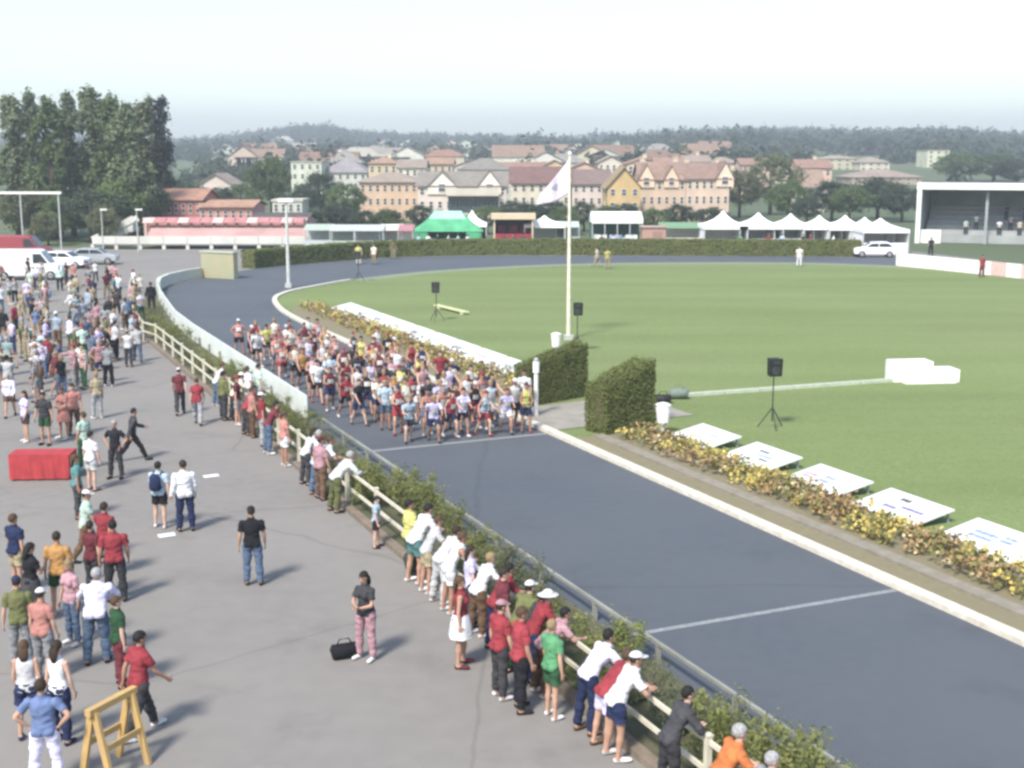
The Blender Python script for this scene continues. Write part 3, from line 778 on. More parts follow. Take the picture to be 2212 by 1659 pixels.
    if balcony:
        for (bx, bz, bw) in balcony:
            q = MB(); q.box((bx * hw, -hd - 0.6, bz), (bw, 1.2, 0.18)); q.box((bx * hw, -hd - 1.16, bz + 0.55), (bw, 0.08, 0.95)); q.build('balcony', wallmat((0.6, 0.56, 0.52)), e)
            MB().box((bx * hw, -hd - 0.03, bz - 1.3), (bw * 0.96, 0.1, 2.3)).build('arcade_shade', M_pane, e)  # flat dark panel, shade below the balcony put into its colour
    return tag(e, label, cat, group)

building(326, 434, 410, 432, 152, 9, (0.44, 0.19, 0.19), (0.44, 0.23, 0.17), 'long', 2, 7, 'long building with terracotta roof and dark red wall beside the left trees', 'clubhouse', 'building')
building(430, 544, 434, 448, 150, 8, (0.56, 0.31, 0.28), (0.46, 0.26, 0.19), 'long', 2, 7, 'salmon building with low orange roof right of the dark red one', 'clubhouse', 'building')
building(544, 660, 462, 478, 146, 7, (0.52, 0.34, 0.34), (0.10, 0.10, 0.11), 'long', 1, 7, 'low pink building with dark roof behind the lamp pole', 'pavilion', 'building')
building(430, 500, 376, 398, 215, 9, (0.62, 0.54, 0.53), (0.34, 0.28, 0.26), 'gable', 2, 3, 'pale pink gabled house above the orange tiled roof')
building(628, 694, 346, 352, 275, 12, (0.56, 0.60, 0.53), (0.40, 0.42, 0.40), 'flat', 4, 4, 'pale green flat-roofed apartment block behind two trees', 'apartment_block', 'building')
building(694, 792, 345, 374, 280, 14, (0.56, 0.59, 0.60), (0.30, 0.29, 0.35), 'hip', 3, 6, 'white block with mauve slate roof left of the peach apartments', 'apartment_block', 'building')
building(776, 902, 372, 395, 195, 12, (0.62, 0.46, 0.36), (0.36, 0.30, 0.27), 'hip', 3, 8, 'peach apartment block with grey-brown hipped roof and rows of windows', 'apartment_block', 'building')
building(902, 1094, 372, 402, 186, 11, (0.66, 0.58, 0.57), (0.27, 0.26, 0.26), 'long', 3, 10, 'white terrace with grey roof, two front gables and painted dark shade under a balcony', 'terrace', 'building', gable=[(-0.45, 4.2, 2.0), (0.62, 3.4, 2.2)], balcony=[(0.25, 4.4, 7.6)])
building(990, 1104, 342, 368, 235, 12, (0.5, 0.48, 0.46), (0.24, 0.24, 0.24), 'hip', 3, 6, 'house with a big plain grey roof behind the white terrace')
building(1104, 1232, 362, 396, 205, 11, (0.62, 0.58, 0.50), (0.22, 0.12, 0.12), 'long', 3, 7, 'cream row with dark maroon roof left of the flag', 'terrace', 'building')
building(1236, 1320, 368, 398, 205, 11, (0.64, 0.55, 0.54), (0.24, 0.17, 0.18), 'long', 3, 5, 'pale row with dark purple roof right of the flag', 'terrace', 'building')
building(1312, 1384, 362, 404, 182, 10, (0.55, 0.40, 0.22), (0.38, 0.28, 0.17), 'gable', 3, 3, 'ochre house with a steep front gable')
building(1384, 1482, 352, 388, 192, 11, (0.60, 0.46, 0.38), (0.33, 0.22, 0.19), 'long', 3, 6, 'pink townhouse with brown roof right of the ochre gable', 'terrace', 'building', chim=2, gable=[(-0.75, 2.4, 2.2), (0.35, 2.2, 2.0)])
building(1483, 1576, 354, 386, 192, 11, (0.63, 0.49, 0.42), (0.31, 0.20, 0.18), 'long', 3, 6, 'pink townhouse at the right end of the row, beside the olive tree', 'terrace', 'building', chim=2, gable=[(0.78, 2.6, 2.4)])
building(1728, 1782, 368, 404, 225, 9, (0.62, 0.58, 0.50), (0.34, 0.24, 0.20), 'long', 2, 3, 'white house with pinkish roof between the olive tree and dark trees')
building(1772, 1856, 336, 344, 430, 14, (0.52, 0.50, 0.38), (0.36, 0.33, 0.27), 'hip', 3, 5, 'cream villa on the right hillside above the tents', 'villa', 'house')
building(1858, 1922, 340, 352, 420, 14, (0.58, 0.55, 0.48), (0.36, 0.30, 0.26), 'hip', 2, 4, 'pale villa right of the cream villa on the hillside', 'villa', 'house')
building(1840, 1992, 366, 384, 330, 16, (0.40, 0.33, 0.28), (0.36, 0.29, 0.26), 'hip', 2, 8, 'long brown-roofed building below the hillside villas', 'barn', 'building')
building(2004, 2052, 318, 326, 440, 12, (0.58, 0.60, 0.48), (0.34, 0.32, 0.28), 'flat', 4, 3, 'tall cream block above the grandstand roof', 'apartment_block', 'building')
building(2094, 2142, 346, 358, 400, 10, (0.60, 0.60, 0.52), (0.32, 0.30, 0.27), 'hip', 2, 3, 'pale house on the hillside far right above the grandstand')
building(588, 652, 420, 436, 172, 6, (0.58, 0.60, 0.58), (0.55, 0.58, 0.56), 'flat', 2, 4, 'small white flat-roofed building behind the lamp pole top', 'kiosk_building', 'building')

r2 = random.Random(12); k_ = 0
for px in range(796, 1730, 62):
    wc_, rc_, nmx = r2.choice([((0.62, 0.52, 0.42), (0.38, 0.22, 0.17), 'cream'), ((0.62, 0.44, 0.38), (0.34, 0.20, 0.17), 'pink'), ((0.66, 0.62, 0.56), (0.33, 0.27, 0.25), 'white'), ((0.56, 0.46, 0.32), (0.40, 0.25, 0.18), 'sand')])
    yt = r2.uniform(336, 352); k_ += 1
    building(px, px + r2.uniform(50, 72), yt, yt + r2.uniform(12, 17), 250 + r2.uniform(0, 45), 10, wc_, rc_, r2.choice(('long', 'hip', 'gable')), 3, 4, '%s house with brown roof, %s from the left in the second row of houses' % (nmx, onum[k_ - 1]), 'house', 'house', 'second row of town houses', chim=r2.choice((0, 1)))
# houses scattered over the far hillside
WINPART[0] = False
hues = [((0.60, 0.60, 0.56), (0.30, 0.20, 0.16), 'white house with brown roof'), ((0.55, 0.50, 0.40), (0.34, 0.18, 0.13), 'cream house with terracotta roof'), ((0.62, 0.62, 0.60), (0.28, 0.28, 0.29), 'white house with grey roof'), ((0.52, 0.42, 0.38), (0.25, 0.16, 0.14), 'pink house with dark roof'), ((0.50, 0.54, 0.52), (0.40, 0.40, 0.38), 'pale grey house')]
hr = random.Random(5)
cands = []
for i in range(56):
    px = 385 + i * 20.5 + hr.uniform(-8, 8); Y = hr.choice((340, 420, 520, 640, 780, 930))
    cands.append((px, Y))
cands.sort()
cnt = {}
for px, Y in cands:
    x = (px - 1106) / FPX * Y * 1.01; z = hill(x, Y)
    wc, rc, nm = hr.choice(hues); w = hr.uniform(9, 17)
    cnt[nm] = cnt.get(nm, 0) + 1
    x1 = px + w / Y * FPX
    k = -0.1747 + 0.0
    def ypx(zz): 
        dz = (zz - CAM_H) / Y
        return 830 - FPX * (dz + math.tan(PITCH)) / (1 - dz * math.tan(PITCH)) if False else 830 - FPX * math.tan(math.atan(dz) + PITCH)
    building(px, x1, ypx(z + 7.2 + hr.uniform(0, 1.5)), ypx(z + 5.2), Y, 8, wc, rc, hr.choice(('long', 'hip', 'gable')), 2, 3, nm + ' on the far hillside, %s of its colour from the left' % (onum[cnt[nm] - 1] if cnt[nm] <= 20 else 'last'), 'house', 'house', 'houses on the far hillside')
WINPART[0] = True

# ------------------------------------------------------------------ trees one can tell apart
GL = 'tall trees on the left behind the crowd'
tl = [(22, 206, 152, 6.8, 'poplar', 11, L_pop, 'broad poplar at the extreme left edge'),
      (62, 200, 158, 5.6, 'poplar', 12, L_pop, 'poplar second from the left edge, behind the white frame'),
      (100, 214, 150, 6.2, 'poplar', 13, L_broad, 'fresh green poplar third from the left edge'),
      (142, 200, 156, 5.8, 'poplar', 14, L_pop, 'poplar just left of the highest tree'),
      (194, 188, 154, 7.2, 'poplar', 11, L_pop, 'highest poplar in the middle of the left row'),
      (238, 210, 152, 6.2, 'poplar', 12, L_broad, 'broad poplar right of the highest tree'),
      (274, 226, 148, 6.4, 'poplar', 13, L_pop, 'lower rounded poplar towards the right of the left row'),
      (306, 226, 160, 6.6, 'poplar', 14, L_olive, 'pale greyish poplar beside the thin dark cypress'),
      (320, 204, 170, 3.0, 'cypress', 15, L_olive, 'thin pale conifer spire left of the dark cypress'),
      (344, 196, 158, 4.2, 'cypress', 16, L_cyp, 'dark pointed cypress at the right end of the left trees')]
for px, yt, Y, w, kd, sd, lm, lb in tl:
    p = at(px, yt, Y); tree('poplar_tree' if kd == 'poplar' else 'cypress_tree', kd, (p.x, Y, 0), p.z, w, sd * 10 + (0 if lm is L_pop else 1 if lm is L_broad else 2), lm, lb, GL, 17.0, 7.0 if kd == 'poplar' else 4.0)
und = [(60, 400, 146, 7, L_olive, 'olive-brown tree under the white frame'), (130, 420, 144, 6, L_broad, 'low green tree below the fresh poplar'), (190, 400, 143, 7, L_dark, 'dark low tree in the middle of the left row'), (250, 380, 146, 7, L_broad, 'green low tree left of the red building'), (300, 372, 150, 7, L_broad, 'green tree touching the left end of the red building'), (352, 372, 170, 8, L_dark, 'dark tree behind the left end of the red roof'), (225, 440, 136, 4, L_olive, 'small olive bush tree in front of the left row'), (100, 455, 138, 4, L_olive, 'small pale bush tree near the white frame posts')]
for i, (px, yt, Y, w, lm, lb) in enumerate(und):
    p = at(px, yt, Y); tree('broadleaf_tree', 'broad', (p.x, Y, 0), p.z, w, 20 + i % 3 + (10 if lm is L_dark else 20 if lm is L_olive else 0), lm, lb, GL, 9.0, 7.5)
mt = [(582, 330, 205, 7.5, L_broad, 'tall bright green tree above the low pink building'),
      (650, 400, 182, 6.0, L_dark, 'dark tree right of the bright green one, in front of the pale block'),
      (690, 366, 190, 7.0, L_dark, 'tall dark tree left of the peach apartments'),
      (742, 392, 180, 6.5, L_broad, 'green tree touching the left end of the peach apartments'),
      (720, 440, 160, 6.0, L_dark, 'low dark tree between the stalls and the peach apartments'),
      (785, 452, 158, 5.5, L_dark, 'low dark tree in front of the peach apartments'),
      (1150, 436, 165, 5.5, L_dark, 'small dark tree behind the red kiosk'),
      (1188, 430, 170, 5.0, L_dark, 'small dark tree left of the flagpole'),
      (1262, 432, 165, 5.0, L_dark, 'small dark tree right of the flagpole'),
      (1348, 436, 160, 5.0, L_dark, 'dark tree in front of the ochre gable'),
      (1540, 446, 158, 4.5, L_dark, 'small dark tree in front of the pink townhouses'),
      (1600, 360, 205, 8.5, L_olive, 'olive green tree left half of the big pair behind the tents'),
      (1668, 326, 215, 11.0, L_olive, 'biggest olive green tree behind the white tents'),
      (1706, 388, 185, 7.0, L_broad, 'green tree at the right foot of the biggest olive tree'),
      (1800, 386, 195, 8.0, L_dark, 'dark tree behind the third and fourth tent peaks'),
      (1838, 398, 188, 7.0, L_broad, 'dark green tree behind the fifth tent peak'),
      (1900, 380, 200, 9.5, L_dark, 'wide dark tree behind the rightmost tents'),
      (1952, 398, 190, 7.5, L_dark, 'dark tree just left of the grandstand'),
      (1745, 420, 180, 5.0, L_dark, 'narrow dark tree beside the white house'),
      (2075, 326, 330, 15, L_broad, 'green tree on the hillside above the grandstand'),
      (2150, 330, 340, 16, L_broad, 'green tree above the right end of the grandstand'),
      (2200, 340, 320, 15, L_dark, 'dark tree at the extreme right above the grandstand'),
      (838, 448, 156, 4.5, L_broad, 'small green tree before the right half of the peach apartments'),
      (912, 440, 162, 5.0, L_dark, 'small dark tree behind the left of the green pavilion'),
      (1052, 442, 160, 5.0, L_broad, 'green tree between the green pavilion and the red kiosk'),
      (1108, 432, 168, 5.5, L_dark, 'dark tree just behind the red kiosk roof'),
      (1222, 444, 158, 4.5, L_broad, 'small green tree at the flagpole line'),
      (1312, 440, 160, 4.5, L_broad, 'small green tree behind the white marquee'),
      (1412, 446, 158, 4.5, L_broad, 'small green tree above the salmon hut'),
      (1470, 438, 164, 5.5, L_dark, 'dark tree above the stall with green awning'),
      (470, 402, 190, 6, L_dark, 'dark tree between the pink gabled house and the orange roof'),
      (405, 392, 200, 8, L_dark, 'dark tree above the ridge of the red-walled building'),
      (520, 395, 210, 7, L_broad, 'green tree right of the pink gabled house')]
for i, (px, yt, Y, w, lm, lb) in enumerate(mt):
    p = at(px, yt, Y); zb = hill(p.x, Y)
    tree('broadleaf_tree', 'broad', (p.x, Y, zb), p.z - zb, w, 20 + i % 3 + (10 if lm is L_dark else 20 if lm is L_olive else 0), lm, lb, 'trees among the town houses', 9.0, 7.5)

# far wood on the hills: one mass of crowns
wr = np.random.default_rng(3); WV = []; o = 0
tmpl = []
for q in range(4):
    c = wr.normal(size=(15, 3)); c /= np.linalg.norm(c, axis=1)[:, None]; c *= wr.uniform(0.4, 0.85, (15, 1)); c[:, 2] = c[:, 2] * 0.9 + 0.55
    pt = np.concatenate([cc + wr.normal(0, 0.2, (7, 3)) for cc in c]); pt[:, 2] = np.maximum(pt[:, 2], 0.02)
    v, f = leaf_quads(pt, 0.42, 0.75, normals=pt * 0.8 + np.array([0, 0, 0.2])); tmpl.append(v)
n_w = 0
for i in range(9000):
    Y = 300 + 1150 * wr.uniform() ** 0.8; X = wr.uniform(-0.46, 0.46) * Y
    dn = mnoise.noise(Vector((X / 90, Y / 90, 5))) + 0.35 * mnoise.noise(Vector((X / 25, Y / 25, 9)))
    u = X / Y
    thr = 0.10 if Y < 700 else 0.0
    if u > 0.12: thr -= 0.25
    if Y > 1050: thr -= 0.25
    if dn < thr: continue
    if Y < 460 and abs(u - 0.29) < 0.055: continue
    s = wr.uniform(2.4, 5.8) * (1.25 if wr.uniform() < 0.08 else 1.0) * (0.8 if Y < 500 else 1.0)
    a = wr.uniform(0, 6.28); ca, sa = math.cos(a), math.sin(a)
    t = tmpl[i % 4]
    v = np.stack([(t[:, 0] * ca - t[:, 1] * sa) * s, (t[:, 0] * sa + t[:, 1] * ca) * s, t[:, 2] * s * 1.25], 1) + np.array([X, Y, hill(X, Y) - 0.3])
    WV.append(v); n_w += 1
WV = np.concatenate(WV)
wood = obj('far_wood', fast_mesh('far_wood', WV, np.arange(len(WV)).reshape(-1, 4)), leafmat('far_leaf', (0.125, 0.148, 0.092), (0.070, 0.098, 0.066), 0.03))
tag(stuff(wood), 'dark bluish woods covering the far hills below the sky', 'wood')

# ------------------------------------------------------------------ tents and stalls beyond the hedge
M_tent = mat('tent_white', (0.80, 0.81, 0.79), 0.75, var=0.07, scale=0.8)
M_tpole = mat('tent_pole', (0.55, 0.56, 0.56), 0.4, metal=0.4)
M_dark = mat('stall_dark', (0.06, 0.06, 0.06), 0.9)
def pagoda(px, ytop, Y, w, label, sides=(1, 1, 0), group='white pagoda tents behind the hedge'):
    p = at(px, ytop, Y); e = empty('pagoda_tent', (p.x, Y, 0)); hp = p.z; he = 2.4; h = w / 2
    b = MB(); rings = [(1.0, he), (0.66, he + 0.18 * (hp - he)), (0.36, he + 0.42 * (hp - he)), (0.15, he + 0.72 * (hp - he)), (0.03, hp)]
    vs = []; fs = []
    for f, z in rings:
        for sx, sy in ((-1, -1), (0, -1.02), (1, -1), (1.02, 0), (1, 1), (0, 1.02), (-1, 1), (-1.02, 0)): vs.append((sx * h * f, sy * h * f, z))
    for i in range(len(rings) - 1):
        for j in range(8): fs.append((i * 8 + j, i * 8 + (j + 1) % 8, (i + 1) * 8 + (j + 1) % 8, (i + 1) * 8 + j))
    fs.append(tuple(range(32, 40))); b.add(vs, fs); b.build('canopy', M_tent, e)
    for sx, sy, ln in ((0, -1, 'x'), (0, 1, 'x'), (-1, 0, 'y'), (1, 0, 'y')):
        dim = (w, 0.03, 0.34) if ln == 'x' else (0.03, w - 0.06, 0.34)
        MB().box((sx * h, sy * h, he - 0.16), dim).build('valance', M_tent, e)
    for sx in (-1, 1):
        for sy in (-1, 1): MB().box((sx * (h - 0.06), sy * (h - 0.06), he / 2), (0.1, 0.1, he)).build('leg', M_tpole, e)
    MB().box((0, h - 0.1, he / 2), (w - 0.3, 0.04, he - 0.1)).build('back_wall', M_tent, e)
    if sides[0]: MB().box((-h + 0.1, 0, he / 2), (0.04, w - 0.4, he - 0.1)).build('side_wall', M_tent, e)
    if sides[1]: MB().box((h - 0.1, 0, he / 2), (0.04, w - 0.4, he - 0.1)).build('side_wall', M_tent, e)
    if sides[2]: MB().box((0, -h + 0.1, 0.55), (w - 0.3, 0.04, 1.1)).build('front_wall', M_tent, e)
    return tag(e, label, 'tent', group)
nm = ['leftmost of the pointed white tents in the right row', 'second pointed white tent from the left in the right row', 'third pointed white tent from the left in the right row', 'fourth pointed white tent from the left in the right row', 'fifth pointed white tent from the left in the right row', 'sixth pointed white tent, next to last in the right row', 'rightmost and nearest pointed white tent beside the white van']
for i, (px, yt, Y, w) in enumerate([(1562, 456, 134, 4.6), (1638, 460, 134, 4.6), (1708, 462, 134, 4.2), (1770, 466, 133, 4.0), (1826, 466, 132, 4.2), (1868, 470, 131, 3.6), (1902, 472, 127.5, 4.6)]):
    pagoda(px, yt, Y, w, nm[i], (1, 1, 1 if i in (1, 2, 4, 5, 6) else 0))
pagoda(1020, 455, 138, 3.2, 'single white peaked tent at the right end of the green pavilion', (1, 1, 0), 'single white peaked tents')
pagoda(1176, 466, 137, 4.4, 'single white peaked tent between the red kiosk and the flagpole', (0, 1, 0), 'single white peaked tents')

# green pavilion
M_green = mat('pavilion_green', (0.08, 0.34, 0.17), 0.7, var=0.25, scale=0.8)
M_teal = mat('pavilion_teal', (0.30, 0.52, 0.44), 0.7, var=0.2, scale=0.8)
a = at(892, 520, 134); c = at(1040, 520, 134); w = c.x - a.x; e = empty('green_pavilion', ((a.x + c.x) / 2, 136, 0))
zt = at(960, 458, 134).z
r_ = MB(); W2 = w / 2 + 0.2
r_.add([(-W2, -2.6, 1.75), (W2, -2.6, 1.75), (W2, 2.6, 1.75), (-W2, 2.6, 1.75), (-w * 0.2, -0.6, zt), (w * 0.2, -0.6, zt), (w * 0.2, 0.6, zt), (-w * 0.2, 0.6, zt), (-w * 0.33, -1.5, 2.75), (w * 0.33, -1.5, 2.75), (w * 0.33, 1.5, 2.75), (-w * 0.33, 1.5, 2.75)],
       [(0, 1, 9, 8), (1, 2, 10, 9), (2, 3, 11, 10), (3, 0, 8, 11), (8, 9, 5, 4), (9, 10, 6, 5), (10, 11, 7, 6), (11, 8, 4, 7), (4, 5, 6, 7), (3, 2, 1, 0)])
r_.build('canopy', M_green, e)
r_ = MB(); r_.add([(-w * 0.27, -1.27, 2.98), (w * 0.27, -1.27, 2.98), (w * 0.2, -0.66, zt + 0.01), (-w * 0.2, -0.66, zt + 0.01), (-w * 0.27, -1.31, 3.02), (w * 0.27, -1.31, 3.02), (w * 0.2, -0.70, zt + 0.05), (-w * 0.2, -0.70, zt + 0.05)], [(3, 2, 1, 0), (4, 5, 6, 7), (0, 1, 5, 4), (1, 2, 6, 5), (2, 3, 7, 6), (3, 0, 4, 7)]); r_.build('top_panel', M_teal, e)
for sx in (-1, 1):
    MB().box((sx * (w / 2 - 0.05), 0, 0.87), (0.1, 5.0, 1.74)).build('side_wall', M_green, e)
    MB().box((sx * w * 0.38, -2.5, 0.87), (w * 0.2, 0.08, 1.74)).build('front_wall', M_green, e)
MB().box((0, 2.5, 0.87), (w - 0.2, 0.08, 1.74)).build('back_wall', M_green, e)
for x in (-0.16, 0.12): MB().box((x * w, -2.2, 0.5), (1.0, 0.5, 1.0)).build('counter', M_teal, e)
tag(e, 'low wide green pavilion with pale teal top behind the hedge', 'pavilion')

# red kiosk
a = at(1066, 520, 133); c = at(1152, 520, 133); w = c.x - a.x; e = empty('kiosk', ((a.x + c.x) / 2, 135, 0))
M_cr = wallmat((0.62, 0.52, 0.40)); M_red = mat('kiosk_red', (0.26, 0.03, 0.045), 0.6, var=0.3, scale=2)
MB().box((0, 1.4, 1.5), (w, 0.15, 3.0)).build('back_wall', M_dark, e)
for sx in (-1, 1): MB().box((sx * (w / 2 - 0.08), 0, 1.5), (0.16, 2.9, 3.0)).build('side_wall', M_cr, e)
MB().box((0, 0, 3.3), (w + 0.5, 3.4, 0.55)).build('fascia', M_cr, e)
MB().box((0, -1.4, 1.15), (w - 0.4, 0.3, 0.75)).build('counter', M_red, e)
MB().box((0, -1.42, 0.4), (w - 0.1, 0.35, 0.74)).build('plinth', M_cr, e)
for x in (-0.3, 0.0, 0.3): MB().box((x * w, 0.9, 1.9), (w * 0.2, 0.5, 0.7)).build('shelf', M_red, e)
tag(e, 'kiosk with cream fascia, dark interior and red counter', 'kiosk')

# white marquee with open front
a = at(1278, 505, 140); c = at(1388, 505, 140); w = c.x - a.x; e = empty('marquee', ((a.x + c.x) / 2, 142, 0))
MB().prism([(-2.4, 2.3), (2.4, 2.3), (2.4, 2.7), (0, 3.5), (-2.4, 2.7)], lambda u, v: Vector((-w / 2, u, v)), lambda u, v: Vector((w / 2, u, v))).build('canopy', M_tent, e)
MB().box((0, 2.2, 1.15), (w, 0.05, 2.3)).build('back_wall', mat('marquee_green', (0.05, 0.12, 0.08), 0.8), e)
for i in range(5): MB().box((-w / 2 + 0.05 + i * (w - 0.1) / 4, -2.3, 1.15), (0.1, 0.1, 2.3)).build('leg', M_tpole, e)
for i, m_ in enumerate((M_tent, mat('crate_blue', (0.35, 0.42, 0.6), 0.7), M_tent)): MB().box((-w * 0.32 + i * w * 0.3, -1.2, 0.5), (1.4, 0.7, 1.0)).build('counter', m_, e)
tag(e, 'long open white marquee right of the flagpole', 'marquee')
# salmon hut, pale stalls
a = at(1390, 520, 131); e = empty('hut', (at(1413, 520, 131).x, 132, 0))
MB().box((0, 0, 1.15), (2.4, 2.0, 2.3)).build('wall', wallmat((0.42, 0.26, 0.23)), e); MB().box((0, 0, 2.36), (2.7, 2.3, 0.12)).build('roof', wallmat((0.4, 0.32, 0.3)), e)
MB().box((0.3, -1.02, 0.95), (0.9, 0.06, 1.9)).build('door', wallmat((0.3, 0.2, 0.18)), e)
tag(e, 'small salmon pink hut between marquee and tents', 'hut')
def stall(px, w, Y, cm, bm, label):
    e = empty('market_stall', (at(px, 520, Y).x, Y, 0))
    MB().prism([(-1.2, 2.0), (1.2, 2.5), (1.2, 2.56), (-1.2, 2.06)], lambda u, v: Vector((-w / 2, u, v)), lambda u, v: Vector((w / 2, u, v))).build('awning', cm, e)
    for sx in (-1, 1):
        for sy, hh in ((-1.1, 2.0), (1.1, 2.45)): MB().box((sx * (w / 2 - 0.06), sy, hh / 2), (0.08, 0.08, hh)).build('leg', M_tpole, e)
    MB().box((0, -0.9, 0.5), (w - 0.2, 0.6, 1.0)).build('counter', bm, e); MB().box((0, 1.05, 1.1), (w - 0.2, 0.05, 2.1)).build('back_wall', bm, e)
    return tag(e, label, 'stall', 'stalls behind the hedge')
gm = mat('stall_grey', (0.42, 0.46, 0.45), 0.8); gm2 = mat('stall_sage', (0.36, 0.42, 0.36), 0.8); wm_ = mat('stall_cream', (0.6, 0.57, 0.5), 0.8); pk = mat('stall_rose', (0.38, 0.18, 0.2), 0.8)
stall(690, 3.0, 132, gm2, gm, 'sage green stall right of the low pink building')
stall(742, 2.6, 131, gm, gm2, 'grey stall second from the low pink building')
stall(800, 3.0, 131, gm, gm, 'plain grey stall in the middle of the row left of the green pavilion')
stall(846, 2.4, 132, wm_, wm_, 'cream stall left of the rose-red one')
stall(878, 1.6, 131, pk, wm_, 'narrow stall with rose-red awning touching the green pavilion')
stall(1470, 4.6, 136, mat('awning_green', (0.16, 0.27, 0.16), 0.8), wm_, 'stall with green awning left of the pointed tents')
stall(1225, 2.6, 138, gm, gm2, 'small grey stall just right of the flagpole foot line')

# ------------------------------------------------------------------ left terrace wall, stairs, white frame
e = empty('terrace', (at(200, 530, 132).x, 132, 0)); L = at(662, 530, 132).x - at(200, 530, 132).x
M_ter = mat('terrace_white', (0.58, 0.57, 0.52), 0.85, col2=(0.48, 0.48, 0.44), scale=0.6)
n = 9
for i in range(n): MB().box((L * (i + 0.5) / n, 0, 0.95), (L / n - 0.04, 0.3, 0.8)).build('parapet', M_ter, e)
MB().box((L / 2, 1.6, 0.45), (L, 3.0, 0.14)).build('deck', M_ter, e)
for i in range(n + 1): MB().box((L * i / n, 0.1, 0.25), (0.35, 0.35, 0.5)).build('pier', M_ter, e)
for i in range(4): MB().box((L / 2 + 2, 3.4 + i * 0.9, 0.60 + i * 0.36), (L * 0.78, 0.9, 0.38)).build('seat_step', mat('step_rose', (0.50, 0.33, 0.31), 0.9, var=0.2, scale=0.4), e)
tag(e, 'long white terrace parapet raised on short piers before the red building', 'terrace')
e = empty('colonnade', (at(318, 500, 145).x, 144.5, 0)); L2_ = at(662, 500, 145).x - at(318, 500, 145).x
M_colp = mat('colonnade_pink', (0.60, 0.42, 0.40), 0.85, var=0.15, scale=0.6); M_rose = mat('awning_rose', (0.42, 0.19, 0.19), 0.85, var=0.2, scale=0.8)
for i in range(15): MB().box((L2_ * i / 14, 0, 1.2), (0.32, 0.32, 2.4)).build('column', M_colp, e)
MB().box((L2_ / 2, 0, 2.55), (L2_ + 0.5, 0.5, 0.3)).build('beam', M_colp, e)
for i in range(14): MB().prism([(0, 2.72), (-1.3, 2.25), (-1.3, 2.19), (0, 2.66)], lambda u, v: Vector((L2_ * i / 14 + 0.05, u - 0.26, v)), lambda u, v: Vector((L2_ * (i + 1) / 14 - 0.05, u - 0.26, v))).build('awning', M_rose if i % 3 else M_colp, e)
MB().box((L2_ / 2, 1.0, 1.35), (L2_, 0.2, 2.7)).build('back_wall', mat('colonnade_wall', (0.50, 0.27, 0.255), 0.85, var=0.2, scale=0.5), e)
tag(e, 'long pink colonnade with rose awnings before the red buildings', 'colonnade')
e = empty('stairs', (at(268, 515, 140).x, 139, 0))
for i in range(8): MB().box((-2.6 + i * 0.55, 0, 0.25 + i * 0.26), (0.6, 1.6, 0.5 + i * 0.1)).build('step', M_ter, e)
for sy in (-0.85, 0.85): MB().bar((-2.9, sy, 0.6), (1.7, sy, 2.9), 0.1, 0.7).build('side_wall', M_ter, e)
tag(e, 'pale outdoor staircase rising towards the red building', 'stairs')
e = empty('goal_frame', (at(34, 417, 122).x, 122, 0)); L = at(130, 417, 122).x - at(34, 417, 122).x; zt = at(34, 417, 122).z
MB().box((L / 2 - 1.0, 0, zt), (L + 2.2, 0.18, 0.22)).build('crossbar', M_white, e)
for x in (-2.0, 0.4, L - 0.2): MB().tube([(x, 0, 0), (x, 0, zt - 0.11)], [0.09, 0.08], 8).build('post', mat('frame_grey', (0.42, 0.44, 0.4), 0.6), e)
tag(e, 'tall white crossbar frame before the trees at the left edge', 'frame')
for i, px in enumerate((222, 298)):
    e = empty('light_mast', (at(px, 520, 128).x, 128, 0)); MB().tube([(0, 0, 0), (0, 0, 4.2)], [0.08, 0.05], 8).build('pole', mat('frame_grey', (0.42, 0.44, 0.4), 0.6), e); MB().box((0.25, 0, 4.25), (0.7, 0.2, 0.14)).build('lamp_head', M_white, e)
    tag(e, 'thin grey mast %s the pale staircase' % ('left of' if i == 0 else 'right of'), 'mast')

# ------------------------------------------------------------------ vehicles
M_tyre = mat('tyre', (0.02, 0.02, 0.02), 0.9); M_rim = mat('rim', (0.35, 0.36, 0.37), 0.4, metal=0.6); M_glass = mat('car_glass', (0.03, 0.04, 0.045), 0.12, spec=0.7)
def vehicle(name, loc, rz, prof, glass, wb, width, paint, label, cat, wr_=0.32):
    e = empty(name, loc, rz); h = width / 2
    b = MB(); b.prism(prof, lambda u, v: Vector((u, -h, v)), lambda u, v: Vector((u, h, v))); me = b.mesh('body')
    bo = obj('body', me, paint, e); bv = bo.modifiers.new('edges', 'BEVEL'); bv.width = 0.09; bv.segments = 3
    for gp in glass:
        for sy in (-1, 1):
            MB().prism(gp, lambda u, v: Vector((u, sy * (h + 0.004), v)), lambda u, v: Vector((u, sy * (h - 0.03), v))).build('window', M_glass, e)
    for x in wb:
        for sy in (-1, 1):
            t = MB(); t.tube([(x, sy * (h - 0.2), wr_), (x, sy * (h + 0.02), wr_)], [wr_, wr_], 18); wo = t.build('wheel', M_tyre, e)
            t = MB(); t.tube([(x, sy * (h + 0.021), wr_), (x, sy * (h + 0.03), wr_)], [wr_ * 0.6, wr_ * 0.55], 12); t.build('rim', M_rim, wo)
    return e, h
